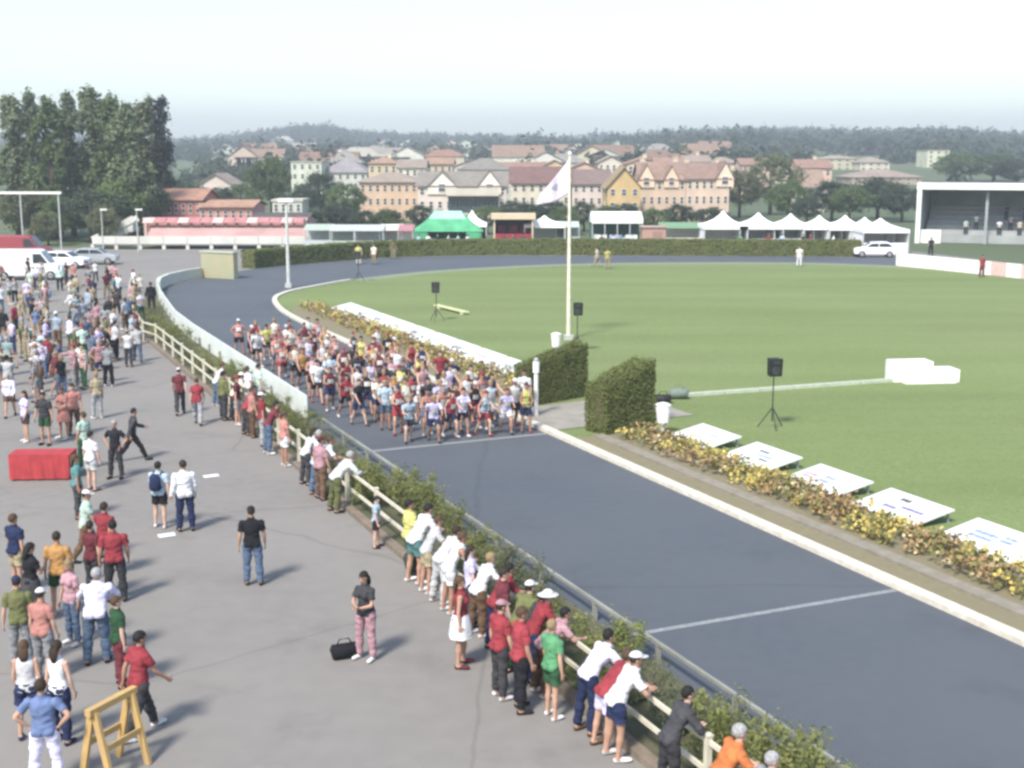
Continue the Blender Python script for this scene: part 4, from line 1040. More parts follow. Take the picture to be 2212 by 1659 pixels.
def car(loc, rz, paint, label):
    prof = [(-2.0, 0.3), (2.0, 0.3), (2.05, 0.65), (1.95, 0.85), (1.1, 0.98), (0.45, 1.42), (-1.1, 1.46), (-1.85, 1.0), (-2.05, 0.9)]
    e, h = vehicle('parked_car', loc, rz, prof, [[(0.95, 1.0), (0.42, 1.34), (-0.2, 1.36), (-0.2, 1.0)], [(-0.28, 1.0), (-0.28, 1.36), (-1.05, 1.37), (-1.6, 1.02)]], (-1.25, 1.3), 1.7, paint, label, 'car')
    MB().add([(1.06, -h + 0.15, 1.01), (1.06, h - 0.15, 1.01), (0.50, h - 0.2, 1.40), (0.50, -h + 0.2, 1.40)], [(0, 1, 2, 3)]).build('windscreen', M_glass, e)
    MB().add([(-1.86, -h + 0.15, 1.03), (-1.86, h - 0.15, 1.03), (-1.17, h - 0.2, 1.44), (-1.17, -h + 0.2, 1.44)], [(3, 2, 1, 0)]).build('rear_window', M_glass, e)
    for sy in (-0.6, 0.6):
        MB().box((2.03, sy, 0.68), (0.06, 0.34, 0.14)).build('headlight', M_rim, e); MB().box((-2.04, sy, 0.8), (0.06, 0.26, 0.14)).build('tail_light', mat('tail_red', (0.3, 0.02, 0.02), 0.3), e)
    return tag(e, label, 'car')
def van(loc, rz, paint, label):
    prof = [(-2.6, 0.35), (2.6, 0.35), (2.65, 0.9), (2.45, 1.15), (1.75, 1.3), (1.1, 2.2), (0.9, 2.32), (-2.6, 2.35)]
    e, h = vehicle('parked_van', loc, rz, prof, [[(1.6, 1.32), (1.08, 2.05), (0.5, 2.05), (0.5, 1.32)]], (-1.7, 1.75), 2.0, paint, label, 'van', 0.36)
    MB().add([(1.78, -h + 0.12, 1.33), (1.78, h - 0.12, 1.33), (1.14, h - 0.15, 2.18), (1.14, -h + 0.15, 2.18)], [(0, 1, 2, 3)]).build('windscreen', M_glass, e)
    MB().box((-2.615, 0, 1.6), (0.02, 1.5, 0.7)).build('rear_window', M_glass, e)
    for sy in (-0.75, 0.75): MB().box((2.58, sy, 0.9), (0.1, 0.3, 0.22)).build('headlight', M_rim, e)
    return tag(e, label, 'van')
paint_w = mat('paint_white', (0.78, 0.79, 0.80), 0.3, var=0.04, spec=0.5); paint_r = mat('paint_red', (0.28, 0.05, 0.06), 0.3, var=0.08, spec=0.5); paint_s = mat('paint_silver', (0.45, 0.47, 0.48), 0.3, var=0.05, spec=0.5, metal=0.3)
van(Vector((at(60, 600, 98).x, 98.5, 0)), R(8), paint_w, 'white van parked at the left edge behind the crowd')
car(Vector((at(140, 575, 109).x, 109, 0)), R(-5), paint_w, 'white car parked behind the crowd right of the white van')
van(Vector((at(48, 560, 117).x, 117, 0)), R(3), paint_r, 'dark red van parked behind the white van at the left edge')
car(Vector((at(205, 570, 113).x, 113, 0)), R(6), paint_s, 'silver car parked behind the crowd below the terrace')
car(Vector((at(1893, 550, 121).x, 121.5, 0)), R(172), paint_w, 'white car parked at the right end of the far hedge')

# ------------------------------------------------------------------ grandstand at the right
gx0 = at(1985, 395, 142).x; zt = at(1985, 395, 142).z; GW = 24.0
e = empty('grandstand', (gx0, 142, 0), R(-24))
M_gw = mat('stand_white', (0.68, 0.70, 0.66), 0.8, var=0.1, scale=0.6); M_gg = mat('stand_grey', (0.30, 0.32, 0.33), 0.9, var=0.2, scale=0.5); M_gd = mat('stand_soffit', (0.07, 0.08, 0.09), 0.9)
MB().box((GW / 2, -0.05, zt - 0.35), (GW + 0.3, 0.35, 0.75)).build('fascia', M_gw, e)
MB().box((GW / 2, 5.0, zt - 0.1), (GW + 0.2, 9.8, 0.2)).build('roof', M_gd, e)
MB().box((0.2, 4.9, zt / 2 - 0.2), (0.4, 9.5, zt - 0.5)).build('side_wall', M_gg, e)
MB().box((0.16, -0.05, (zt - 0.73) / 2), (0.5, 0.35, zt - 0.73)).build('corner_pillar', M_gw, e)
MB().box((GW / 2, 9.8, zt / 2), (GW, 0.3, zt - 0.4)).build('back_wall', M_gg, e)
for i in range(7): MB().box((GW / 2 + 0.3, 2.6 + i * 1.0, 0.45 + i * 0.26), (GW - 0.7, 1.0, 0.9 + i * 0.5)).build('seat_step', mat('stand_step', (0.30, 0.315, 0.31), 0.9, var=0.2, scale=0.5), e)
for x in (7.2, 13.5, 20): MB().box((x, 0.9, zt / 2 - 0.2), (0.3, 0.3, zt - 0.4)).build('pillar', M_gg, e)
MB().box((1.5, 0.6, 0.75), (2.2, 0.2, 1.5)).build('parapet', M_gw, e)
tag(e, 'white framed grandstand with dark interior at the right edge', 'grandstand')
# white barrier in front of the stand
a = P(1936, 575); c = P(2240, 607); v = c - a; e = empty('barrier_wall', a)
M_bar = mat('barrier_white', (0.78, 0.76, 0.73), 0.7, var=0.06); M_barp = mat('barrier_pink', (0.62, 0.45, 0.42), 0.7)
for i in range(10):
    MB().bar(v * (i / 10) + v.normalized() * 0.03 + Vector((0, 0, 0.6)), v * ((i + 1) / 10) - v.normalized() * 0.03 + Vector((0, 0, 0.6)), 0.1, 1.1).build('panel', M_barp if i in (7, 9) else M_bar, e)
    MB().box(v * (i / 10) + Vector((0, 0.1, 0.55)), (0.08, 0.08, 1.1)).build('post', M_adside, e)
tag(e, 'white barrier panels with pinkish end before the grandstand', 'barrier')

# ------------------------------------------------------------------ small things on the plaza
M_redcloth = mat('cloth_red', (0.36, 0.045, 0.05), 0.85, var=0.2, scale=3, bump=0.3, bscale=8)
p = P(96, 1032); e = empty('red_table', p, R(4))
MB().box((0, 0, 0.76), (1.75, 0.75, 0.05)).build('table_top', M_redcloth, e)
b = MB(); N = 44; vs = []
for k in range(N):
    a = k / N; per = a * 5.0
    if per < 1.75: x, y = -0.875 + per, -0.375
    elif per < 2.5: x, y = 0.875, -0.375 + per - 1.75
    elif per < 4.25: x, y = 0.875 - (per - 2.5), 0.375
    else: x, y = -0.875, 0.375 - (per - 4.25)
    f = 1 + 0.05 * math.sin(k * 1.9)
    vs += [(x * 1.002, y * 1.004, 0.74), (x * f, y * f * 1.03, 0.05)]
b.add(vs, [(2 * k, 2 * k + 1, 2 * ((k + 1) % N) + 1, 2 * ((k + 1) % N)) for k in range(N)]); b.build('cloth_skirt', M_redcloth, e)
for sx in (-0.75, 0.75):
    for sy in (-0.3, 0.3): MB().box((sx, sy, 0.365), (0.04, 0.04, 0.73)).build('leg', M_metal, e)
tag(e, 'table with a red cloth to the ground at the left edge of the plaza', 'table')
for i, (px, py, w, h, lb) in enumerate([(360, 1157, 0.42, 0.3, 'white sheet of paper on the asphalt behind the couple'), (456, 1029, 0.45, 0.3, 'white sheet of paper on the asphalt beyond the couple')]):
    q = P(px, py, 0.0); b = MB(); b.add([(-w / 2, -h / 2, 0.006), (w / 2, -h / 2, 0.012), (w / 2, h / 2, 0.02), (-w / 2, h / 2, 0.008), (0, 0, 0.03)], [(0, 1, 4), (1, 2, 4), (2, 3, 4), (3, 0, 4)])
    tag(b.build('paper_sheet', M_adw, None, q, R(25)), lb, 'paper')
# orange-yellow trestle in the foreground left
M_wood = mat('trestle_wood', (0.50, 0.33, 0.12), 0.75, col2=(0.40, 0.27, 0.12), scale=4)
p = P(250, 1665); e = empty('trestle', p, R(64))
for sx in (-0.7, 0.7):
    for sy in (-1, 1):
        MB().bar((sx * 0.55, sy * 0.30, 0), (sx * 0.55, sy * 0.03, 1.1), 0.11, 0.06, up=(1, 0, 0)).build('leg', M_wood, e)
MB().box((0, 0, 1.13), (1.0, 0.11, 0.1)).build('top_beam', M_wood, e)
for sy in (-0.19, 0.19): MB().box((0, sy * 1.05, 0.55), (0.7, 0.03, 0.10)).build('cross_board', M_wood, e)
tag(e, 'orange-yellow wooden trestle at the bottom left of the plaza', 'trestle')

# ------------------------------------------------------------------ haze
hz = MB().box((0, 1100, 44), (4820, 3030, 92)).mesh('haze')
hm = bpy.data.materials.new('haze'); hm.use_nodes = True; nt = hm.node_tree
nt.nodes.remove(nt.nodes['Principled BSDF'])
pv = nt.nodes.new('ShaderNodeVolumePrincipled'); pv.inputs['Density'].default_value = 0.00068; pv.inputs['Color'].default_value = (0.90, 0.97, 1.0, 1); pv.inputs['Anisotropy'].default_value = 0.2
nt.links.new(pv.outputs[0], nt.nodes['Material Output'].inputs['Volume'])
ho = obj('haze', hz, hm); stuff(ho); tag(ho, 'thin pale haze over the town and hills', 'haze')
# ------------------------------------------------------------------ people
def dv(f, a, s):
    f, a = R(f), R(a); return Vector((s * math.sin(a), math.cos(a) * math.sin(f), -math.cos(a) * math.cos(f)))
# lean: forward tilt of chest; head: extra nod; arms (upper flex, upper out, fore flex, fore out); legs (thigh flex, out, knee)
POSE = {
    'stand':   dict(lean=2, head=4, aL=(-4, 12, 10, 6), aR=(4, 12, 16, 4), lL=(2, 4, 3), lR=(-2, 5, 2)),
    'stand2':  dict(lean=0, head=-2, aL=(6, 10, 22, -6), aR=(-6, 11, 6, 6), lL=(6, 6, 8), lR=(-3, 3, 0)),
    'hips':    dict(lean=-2, head=0, aL=(-16, 42, 22, -38), aR=(-16, 42, 22, -38), lL=(0, 9, 0), lR=(2, 8, 2)),
    'folded':  dict(lean=2, head=8, aL=(18, 14, 78, -48), aR=(18, 14, 86, -52), lL=(0, 6, 0), lR=(3, 6, 4)),
    'photo':   dict(lean=-3, head=-4, aL=(52, 18, 138, -24), aR=(52, 18, 138, -24), lL=(3, 5, 3), lR=(-2, 5, 0)),
    'walk':    dict(lean=5, head=2, aL=(-26, 8, -8, 4), aR=(24, 8, 46, 0), lL=(24, 3, 8), lR=(-16, 3, 14)),
    'walk2':   dict(lean=4, head=4, aL=(20, 8, 40, 0), aR=(-24, 8, -6, 4), lL=(-14, 3, 18), lR=(20, 3, 4)),
    'stride':  dict(lean=10, head=0, aL=(38, 10, 72, -8), aR=(-38, 10, 0, 2), lL=(-26, 3, 20), lR=(34, 4, 10)),
    'lean':    dict(lean=34, head=-18, aL=(34, 20, 74, -58), aR=(30, 22, 70, -62), lL=(-6, 5, 2), lR=(4, 5, 10)),
    'lean2':   dict(lean=50, head=-30, aL=(30, 22, 66, -52), aR=(36, 18, 78, -40), lL=(-9, 5, 0), lR=(0, 6, 8)),
    'bend':    dict(lean=78, head=5, aL=(30, 8, 20, 0), aR=(36, 8, 26, 0), lL=(-6, 7, 0), lR=(0, 7, 4)),
    'ready':   dict(lean=24, head=-14, aL=(30, 12, 84, -8), aR=(-30, 14, 16, 2), lL=(34, 5, 40), lR=(-12, 4, 26)),
    'ready2':  dict(lean=20, head=-10, aL=(-24, 14, 30, 2), aR=(34, 10, 96, -12), lL=(-10, 4, 22), lR=(30, 5, 36)),
    'runner':  dict(lean=4, head=2, aL=(10, 14, 66, -20), aR=(6, 14, 58, -18), lL=(6, 5, 8), lR=(-3, 5, 2)),
    'run':     dict(lean=14, head=-6, aL=(42, 12, 118, -10), aR=(-42, 14, 40, -4), lL=(-24, 3, 56), lR=(42, 4, 46)),
    'point':   dict(lean=4, head=0, aL=(-4, 10, 8, 4), aR=(74, 26, 86, 18), lL=(4, 6, 2), lR=(-3, 5, 2)),
    'squat':   dict(lean=30, head=-8, aL=(50, 10, 96, -12), aR=(46, 12, 92, -16), lL=(86, 12, 118), lR=(82, 12, 116)),
}
TPL = {}
def body_template(pose, fem):
    key = (pose, fem)
    if key in TPL: return TPL[key]
    q = POSE[pose]; b = MB(); bones = []
    sh, hp, wf = (0.160, 0.098, 0.90) if fem else (0.188, 0.092, 1.0)
    lean = R(q['lean']); pel = Vector((0, 0, 0.95))
    def rotx(a): return Matrix.Rotation(-a, 3, 'X')
    m1, m2 = rotx(lean * 0.62), rotx(lean)
    up1, up2 = m1 @ Vector((0, 0, 1)), m2 @ Vector((0, 0, 1)); fw2 = m2 @ Vector((0, 1, 0))
    waist = pel + up1 * 0.18; chest = waist + up2 * 0.20; neck = waist + up2 * 0.345
    # torso
    pts = [pel - Vector((0, 0, 0.085)), pel - Vector((0, 0, 0.05)), pel + up1 * 0.02, pel + up1 * 0.10, waist, waist + up2 * 0.09, waist + up2 * 0.19, waist + up2 * 0.26, waist + up2 * 0.315, neck]
    rx = [0.085, 0.145, 0.166 if not fem else 0.176, 0.152 if not fem else 0.158, 0.140 if not fem else 0.122, 0.150 * wf, 0.168 * wf, 0.168 * wf, 0.135 * wf, 0.062]
    ry = [0.07, 0.105, 0.118, 0.106, 0.096, 0.104, 0.114, 0.102, 0.074, 0.056]
    b.tube(pts, rx, 18, ry)
    for s in (-1, 1): b.ball(pel + Vector((s * 0.07, -0.055, -0.02)), (0.085, 0.085, 0.095))
    if fem:
        for s in (-1, 1): b.ball(waist + up2 * 0.185 + m2 @ Vector((s * 0.07, 0.085, 0)), (0.062, 0.058, 0.06))
    bones += [('hips', pel - Vector((0, 0, 0.1)), pel + up1 * 0.06, 0.15), ('torso', pel + up1 * 0.08, waist, 0.13), ('torso', waist, waist + up2 * 0.29, 0.14)]
    # neck, head
    hd = lean * 0.55 + R(q['head']); mh = rotx(hd); hup = mh @ Vector((0, 0, 1))
    hc = neck + up2 * 0.035 + hup * 0.145
    b.tube([neck - up2 * 0.05, neck + up2 * 0.02, hc - hup * 0.06], [0.066, 0.055, 0.053], 12)
    b.ball(hc + hup * 0.02 + mh @ Vector((0, -0.008, 0)), (0.077, 0.094, 0.100), mh, 16, 12)
    b.ball(hc - hup * 0.045 + mh @ Vector((0, 0.018, 0)), (0.058, 0.070, 0.072), mh, 14, 10)
    b.ball(hc - hup * 0.02 + mh @ Vector((0, 0.094, 0)), (0.014, 0.020, 0.026), mh, 8, 6)
    for s in (-1, 1): b.ball(hc - hup * 0.005 + mh @ Vector((s * 0.078, -0.008, 0)), (0.012, 0.020, 0.030), mh, 8, 6)
    bones += [('neck', neck + up2 * 0.01, hc - hup * 0.07, 0.055), ('head', hc - hup * 0.04, hc + hup * 0.04, 0.085)]
    hands = []
    for s, k in ((-1, 'aL'), (1, 'aR')):
        f1, a1, f2, a2 = q[k]
        so = waist + up2 * 0.275 + m2 @ Vector((s * sh, 0, 0)); u = dv(f1, a1, s); fo = dv(f2, a2, s)
        el = so + u * 0.285; wr = el + fo * 0.245
        b.ball(so, 0.060 * (0.9 if fem else 1))
        th = 0.88 if fem else 1.0
        b.tube([so - u * 0.01, so + u * 0.1, so + u * 0.2, el + u * 0.005], [0.056 * th, 0.050 * th, 0.045 * th, 0.040 * th], 10)
        b.tube([el - fo * 0.01, el + fo * 0.07, el + fo * 0.17, wr], [0.040 * th, 0.043 * th, 0.034 * th, 0.027 * th], 10)
        pe = wr + fo * 0.085
        sd = Vector((0, 1, 0)) - fo * fo.y
        if sd.length < 0.3: sd = Vector((-s, 0, 0)) - fo * (fo.x * -s)
        sd.normalize()
        b.tube([wr - fo * 0.01, wr + fo * 0.03, pe - fo * 0.01, pe], [0.026, 0.038, 0.042, 0.036], 10, [0.020, 0.018, 0.017, 0.014], side=sd)
        hands.append((pe, fo, sd, fo.cross(sd).normalized(), s, wr))
        bones += [('uarm', so - u * 0.02, el, 0.05), ('farm', el, wr, 0.037), ('hand', wr + fo * 0.015, pe + fo * 0.07, 0.03)]
    zmin = 9; feet = []
    for s, k in ((-1, 'lL'), (1, 'lR')):
        f, a, kn = q[k]
        ho = pel + Vector((s * hp, 0, -0.03)); t = dv(f, a, s); sn = dv(f - kn, a * 0.4, s)
        ke = ho + t * 0.43; an = ke + sn * 0.41
        fb = 1.06 if fem else 1.0
        b.tube([ho - t * 0.03, ho + t * 0.08, ho + t * 0.22, ho + t * 0.34, ke + t * 0.005], [0.088 * fb, 0.092 * fb, 0.078, 0.064, 0.056], 12)
        b.tube([ke - sn * 0.01, ke + sn * 0.06, ke + sn * 0.14, ke + sn * 0.26, an], [0.056, 0.054, 0.057, 0.043, 0.036], 12, [0.055, 0.054, 0.060, 0.043, 0.037])
        qd = max(0.0, -(f - kn)) * 0.75; qd = R(min(60, max(0, qd - 8)))
        fd = Vector((s * 0.12, math.cos(qd), -math.sin(qd))).normalized(); fu = Vector((0, math.sin(qd), math.cos(qd)))
        hl = an - fd * 0.045 - fu * 0.04
        b.tube([hl - fd * 0.012, hl + fd * 0.03, hl + fd * 0.12, hl + fd * 0.20, hl + fd * 0.245], [0.026, 0.038, 0.042, 0.046, 0.026], 10, [0.030, 0.042, 0.036, 0.026, 0.018])
        b.tube([an - sn * 0.03, an + (hl + fd * 0.04 - an) * 0.8], [0.037, 0.042], 10)
        zmin = min(zmin, (hl + fd * 0.02).z - 0.045, (hl + fd * 0.2).z - 0.03, hl.z - 0.04)
        bones += [('thigh', ho, ke, 0.075), ('shin', ke, an, 0.05), ('foot' + ('L' if s < 0 else 'R'), hl, hl + fd * 0.22, 0.042)]
    me = b.mesh('tmp'); ob = obj('tmp', me)
    rm = ob.modifiers.new('r', 'REMESH'); rm.mode = 'VOXEL'; rm.voxel_size = 0.0165; rm.use_smooth_shade = True
    smo = ob.modifiers.new('s', 'SMOOTH'); smo.factor = 0.5; smo.iterations = 2
    dg = bpy.context.evaluated_depsgraph_get(); ev = ob.evaluated_get(dg); fm = bpy.data.meshes.new_from_object(ev)
    bpy.data.objects.remove(ob); bpy.data.meshes.remove(me)
    nv = len(fm.vertices); V = np.empty(nv * 3, np.float32); fm.vertices.foreach_get('co', V); V = V.reshape(-1, 3).astype(float)
    V[:, 2] -= zmin
    Nn = np.empty(nv * 3, np.float32); fm.vertices.foreach_get('normal', Nn); Nn = Nn.reshape(-1, 3).astype(float)
    Fq = [tuple(p.vertices) for p in fm.polygons]
    bpy.data.meshes.remove(fm)
    sh_ = np.array([0, 0, zmin])
    best = np.full(nv, 9.0); reg = np.zeros(nv, int); par = np.zeros(nv)
    names = []
    for i, (nm_, A, B, r) in enumerate(bones):
        names.append(nm_); A = np.array(A) - sh_; B = np.array(B) - sh_; AB = B - A; L2 = (AB * AB).sum()
        tt = ((V - A) @ AB) / L2; tc = np.clip(tt, 0, 1); dd = np.linalg.norm(V - A - tc[:, None] * AB, axis=1) - r
        w = dd < best; best[w] = dd[w]; reg[w] = i; par[w] = tt[w]
    rn = np.array(names)[reg]
    # body mesh: remeshed figure plus fingers, eyes and mouth
    bb = MB(); bb.add(V, Fq)
    for pe, fo, sd, nr, s, wr in hands:
        o = Vector((0, 0, -zmin)); pe = pe + o; wr2 = wr + o
        palm = nr if (nr.x * -s) > 0 else -nr
        for j, (off, ln) in enumerate(((0.028, 0.075), (0.010, 0.085), (-0.009, 0.080), (-0.027, 0.062))):
            r0 = pe + sd * off - fo * 0.012; c1 = (fo + palm * 0.25).normalized(); c2 = (fo + palm * 0.8).normalized()
            bb.tube([r0, r0 + c1 * ln * 0.5, r0 + c1 * ln * 0.5 + c2 * ln * 0.5], [0.0095, 0.0088, 0.006], 6)
        r0 = wr2 + fo * 0.03 + sd * 0.03; c1 = (fo * 0.7 + sd * 0.8).normalized(); c2 = (fo + palm * 0.4 + sd * 0.2).normalized()
        bb.tube([r0, r0 + c1 * 0.035, r0 + c1 * 0.035 + c2 * 0.032], [0.011, 0.010, 0.007], 6)
    ho_ = hc + Vector((0, 0, -zmin))
    bb.m = 1
    for s in (-1, 1): bb.ball(ho_ + mh @ Vector((s * 0.031, 0.081, 0.010)), (0.013, 0.008, 0.007), mh, 8, 6)
    for s in (-1, 1): bb.ball(ho_ + mh @ Vector((s * 0.031, 0.084, 0.030)), (0.019, 0.007, 0.004), mh, 8, 6)
    bb.m = 2; bb.ball(ho_ + mh @ Vector((0, 0.083, -0.062)), (0.022, 0.008, 0.007), mh, 8, 6)
    body = bb.mesh('body', True)
    HM = Matrix.Translation(ho_) @ mh.to_4x4()
    TPL[key] = dict(body=body, V=V, N=Nn, F=Fq, rn=rn, t=par, head=HM, cloth={}, pel=pel + Vector((0, 0, -zmin)), m1=m1, chest=chest + Vector((0, 0, -zmin)), m2=m2)
    return TPL[key]
def garment(T_, kind):
    if kind in T_['cloth']: return T_['cloth'][kind]
    rn, t, V, N = T_['rn'], T_['t'], T_['V'], T_['N']
    is_ = lambda *a: np.isin(rn, a)
    if kind == 'tee': k = is_('torso') | (is_('uarm') & (t < 0.66)) | (is_('hips') & (t > 0.25)) | (is_('neck') & (t < 0.12)); base, nz = 0.020, 0.020
    elif kind == 'long': k = is_('torso', 'uarm') | (is_('farm') & (t < 0.92)) | (is_('hips') & (t > 0.15)) | (is_('neck') & (t < 0.25)); base, nz = 0.023, 0.022
    elif kind == 'vest': k = is_('torso') | (is_('hips') & (t > 0.35)); base, nz = 0.014, 0.008
    elif kind == 'shorts': k = (is_('hips') & (t < 1.2)) | (is_('thigh') & (t < 0.66)) | (is_('torso') & (t < 0.12) & (V[:, 2] < T_['pel'].z + 0.12)); base, nz = 0.014, 0.018
    elif kind == 'trousers': k = (is_('hips') & (t < 1.2)) | is_('thigh') | (is_('shin') & (t < 0.97)) | (is_('torso') & (t < 0.12) & (V[:, 2] < T_['pel'].z + 0.12)); base, nz = 0.014, 0.018
    elif kind in ('footL', 'footR'): k = is_(kind); base, nz = 0.008, 0.0
    idx = np.nonzero(k)[0]; mp = -np.ones(len(V), int); mp[idx] = np.arange(len(idx))
    fs = [tuple(mp[i] for i in f) for f in T_['F'] if all(k[i] for i in f)]
    off = np.full(len(idx), base)
    if kind == 'shorts': off += np.where(rn[idx] == 'thigh', 0.014 * np.clip(t[idx] / 0.66, 0, 1), 0)
    if kind == 'trousers': off += np.where(rn[idx] == 'shin', 0.016, np.where(rn[idx] == 'thigh', 0.008, 0))
    if kind == 'tee': off += np.where(rn[idx] == 'uarm', 0.010 * np.clip(t[idx], 0, 1), 0)
    v = V[idx]
    if nz: off = off + np.array([nz * mnoise.noise(Vector((p[0] * 9, p[1] * 9, p[2] * 14))) for p in v])
    v = v + N[idx] * np.maximum(off, 0.006)[:, None]
    b = MB(); b.add(v, fs); me = b.mesh(kind, True)
    T_['cloth'][kind] = me; return me
def skirt_mesh(T_):
    if 'skirt' in T_['cloth']: return T_['cloth']['skirt']
    p = T_['pel']; b = MB(); vs = []; n = 26
    for z, r in ((0.10, 0.165), (0.0, 0.205), (-0.16, 0.235), (-0.34, 0.265)):
        for j in range(n):
            a = 2 * math.pi * j / n; w = r * (1 + 0.05 * math.sin(6 * a) * (-z / 0.34 if z < 0 else 0)); vs.append((p.x + w * math.cos(a), p.y + w * 0.82 * math.sin(a), p.z + z))
    fs = [(i * n + j, i * n + (j + 1) % n, (i + 1) * n + (j + 1) % n, (i + 1) * n + j) for i in range(3) for j in range(n)]
    b.add(vs, fs); T_['cloth']['skirt'] = b.mesh('skirt', True); return T_['cloth']['skirt']
def hair_meshes():
    out = {}
    def shell(keep, r, extra=None, rough=0.006):
        b = MB(); b.ball((0, -0.010, 0.022), r, None, 20, 14)
        v = []; 
        for p in b.v:
            n_ = mnoise.noise(Vector(p) * 30); v.append(tuple(Vector(p) + Vector(p).normalized() * rough * n_))
        fs = [f for f in b.f if all(keep(v[i]) for i in f)]
        b2 = MB(); b2.add(v, fs)
        if extra: extra(b2)
        return b2.mesh('hair', True)
    out['short'] = shell(lambda p: p[2] > 0.045 - 0.05 * (p[1] < 0.03) - 0.055 * (p[1] < -0.03), (0.085, 0.103, 0.108))
    def ext(b): b.tube([(0, -0.055, 0.06), (0, -0.095, -0.03), (0, -0.10, -0.13), (0, -0.085, -0.24)], [0.06, 0.085, 0.085, 0.045], 12, [0.03, 0.035, 0.035, 0.02])
    out['long'] = shell(lambda p: p[2] > 0.045 - 0.07 * (p[1] < 0.03) - 0.07 * (p[1] < -0.02), (0.088, 0.106, 0.110), ext)
    def pony(b): b.tube([(0, -0.10, 0.04), (0, -0.135, 0.0), (0, -0.13, -0.09), (0, -0.11, -0.15)], [0.02, 0.03, 0.027, 0.01], 8)
    out['pony'] = shell(lambda p: p[2] > 0.045 - 0.05 * (p[1] < 0.03) - 0.055 * (p[1] < -0.03), (0.085, 0.103, 0.108), pony)
    b = MB(); b.ball((0, -0.006, 0.03), (0.090, 0.108, 0.102), None, 18, 12); fs = [f for f in b.f if all(b.v[i][2] > 0.035 for i in f)]
    b2 = MB(); b2.add(b.v, fs); vs = []
    for k in range(11):
        a = math.pi * (0.12 + 0.76 * k / 10); vs += [(0.088 * math.cos(a), -0.006 + 0.100 * math.sin(a), 0.046), (0.078 * math.cos(a), 0.06 + 0.115 * math.sin(a), 0.036)]
    b2.add(vs, [(2 * k, 2 * k + 2, 2 * k + 3, 2 * k + 1) for k in range(10)]); out['cap'] = b2.mesh('cap', True)
    b2 = MB(); b2.add(b.v, fs); n = 22; vs = []
    for k in range(n):
        a = 2 * math.pi * k / n; vs += [(0.088 * math.cos(a), -0.006 + 0.105 * math.sin(a), 0.05), (0.165 * math.cos(a), -0.006 + 0.18 * math.sin(a), 0.028)]
    b2.add(vs, [(2 * k, 2 * ((k + 1) % n), 2 * ((k + 1) % n) + 1, 2 * k + 1) for k in range(n)]); out['sun_hat'] = b2.mesh('sun_hat', True)
    return out
HAIR = hair_meshes()
PAL = {'white': (0.62, 0.62, 0.63), 'cream': (0.62, 0.58, 0.48), 'red': (0.245, 0.040, 0.050), 'dark red': (0.125, 0.032, 0.040), 'salmon': (0.36, 0.17, 0.145), 'pink': (0.42, 0.25, 0.28), 'orange': (0.46, 0.155, 0.055), 'amber': (0.36, 0.20, 0.075), 'yellow': (0.48, 0.46, 0.16), 'green': (0.085, 0.235, 0.115), 'dark green': (0.03, 0.08, 0.04), 'teal': (0.09, 0.20, 0.20), 'light blue': (0.38, 0.47, 0.54), 'blue': (0.13, 0.18, 0.32), 'navy': (0.025, 0.035, 0.085), 'denim': (0.09, 0.13, 0.20), 'light denim': (0.25, 0.33, 0.40), 'lavender': (0.50, 0.46, 0.64), 'grey': (0.26, 0.27, 0.28), 'pale grey': (0.48, 0.49, 0.49), 'black': (0.018, 0.018, 0.022), 'charcoal': (0.05, 0.05, 0.055), 'brown': (0.13, 0.08, 0.05), 'khaki': (0.30, 0.26, 0.17), 'olive': (0.13, 0.14, 0.06), 'mint': (0.45, 0.58, 0.50), 'lilac white': (0.62, 0.60, 0.74)}
def cm(c):
    k = 'fabric_' + c.replace(' ', '_')
    if k in MATS: return MATS[k]
    m = mat(k, PAL[c], 0.9, var=0.25, scale=7, bump=0.7, bscale=16, spec=0.15)
    nt = m.node_tree; b = nt.nodes['Principled BSDF']; src = b.inputs['Base Color'].links[0].from_socket
    oi = nt.nodes.new('ShaderNodeObjectInfo'); hs = nt.nodes.new('ShaderNodeHueSaturation'); mr = nt.nodes.new('ShaderNodeMapRange'); mr.inputs[3].default_value = 0.78; mr.inputs[4].default_value = 1.18
    nt.links.new(oi.outputs['Random'], mr.inputs[0]); nt.links.new(mr.outputs[0], hs.inputs['Value']); nt.links.new(src, hs.inputs['Color']); nt.links.new(hs.outputs[0], b.inputs['Base Color'])
    return m
def stripe(c):
    k = 'striped_' + c.replace(' ', '_')
    if k in MATS: return MATS[k]
    m = mat(k, PAL[c], 0.9, var=0.25, scale=7, bump=0.6, bscale=16, spec=0.15); nt = m.node_tree; b = nt.nodes['Principled BSDF']; src = b.inputs['Base Color'].links[0].from_socket
    tc = nt.nodes.new('ShaderNodeTexCoord'); wv = nt.nodes.new('ShaderNodeTexWave'); wv.bands_direction = 'Z'; wv.inputs['Scale'].default_value = 4.0; nt.links.new(tc.outputs['Object'], wv.inputs['Vector'])
    th = nt.nodes.new('ShaderNodeMath'); th.operation = 'GREATER_THAN'; th.inputs[1].default_value = 0.8; nt.links.new(wv.outputs['Fac'], th.inputs[0])
    mx = nt.nodes.new('ShaderNodeMix'); mx.data_type = 'RGBA'; mx.inputs[7].default_value = (0.5, 0.5, 0.5, 1) if sum(PAL[c]) < 1.2 else (0.1, 0.1, 0.16, 1)
    nt.links.new(th.outputs[0], mx.inputs[0]); nt.links.new(src, mx.inputs[6]); nt.links.new(mx.outputs[2], b.inputs['Base Color']); return m
G_cr = 'people in the crowd at the left of the plaza'
HAIRC = {'black': (0.012, 0.011, 0.010), 'dark brown': (0.030, 0.020, 0.013), 'brown': (0.075, 0.045, 0.025), 'fair': (0.26, 0.19, 0.10), 'grey': (0.32, 0.32, 0.32)}
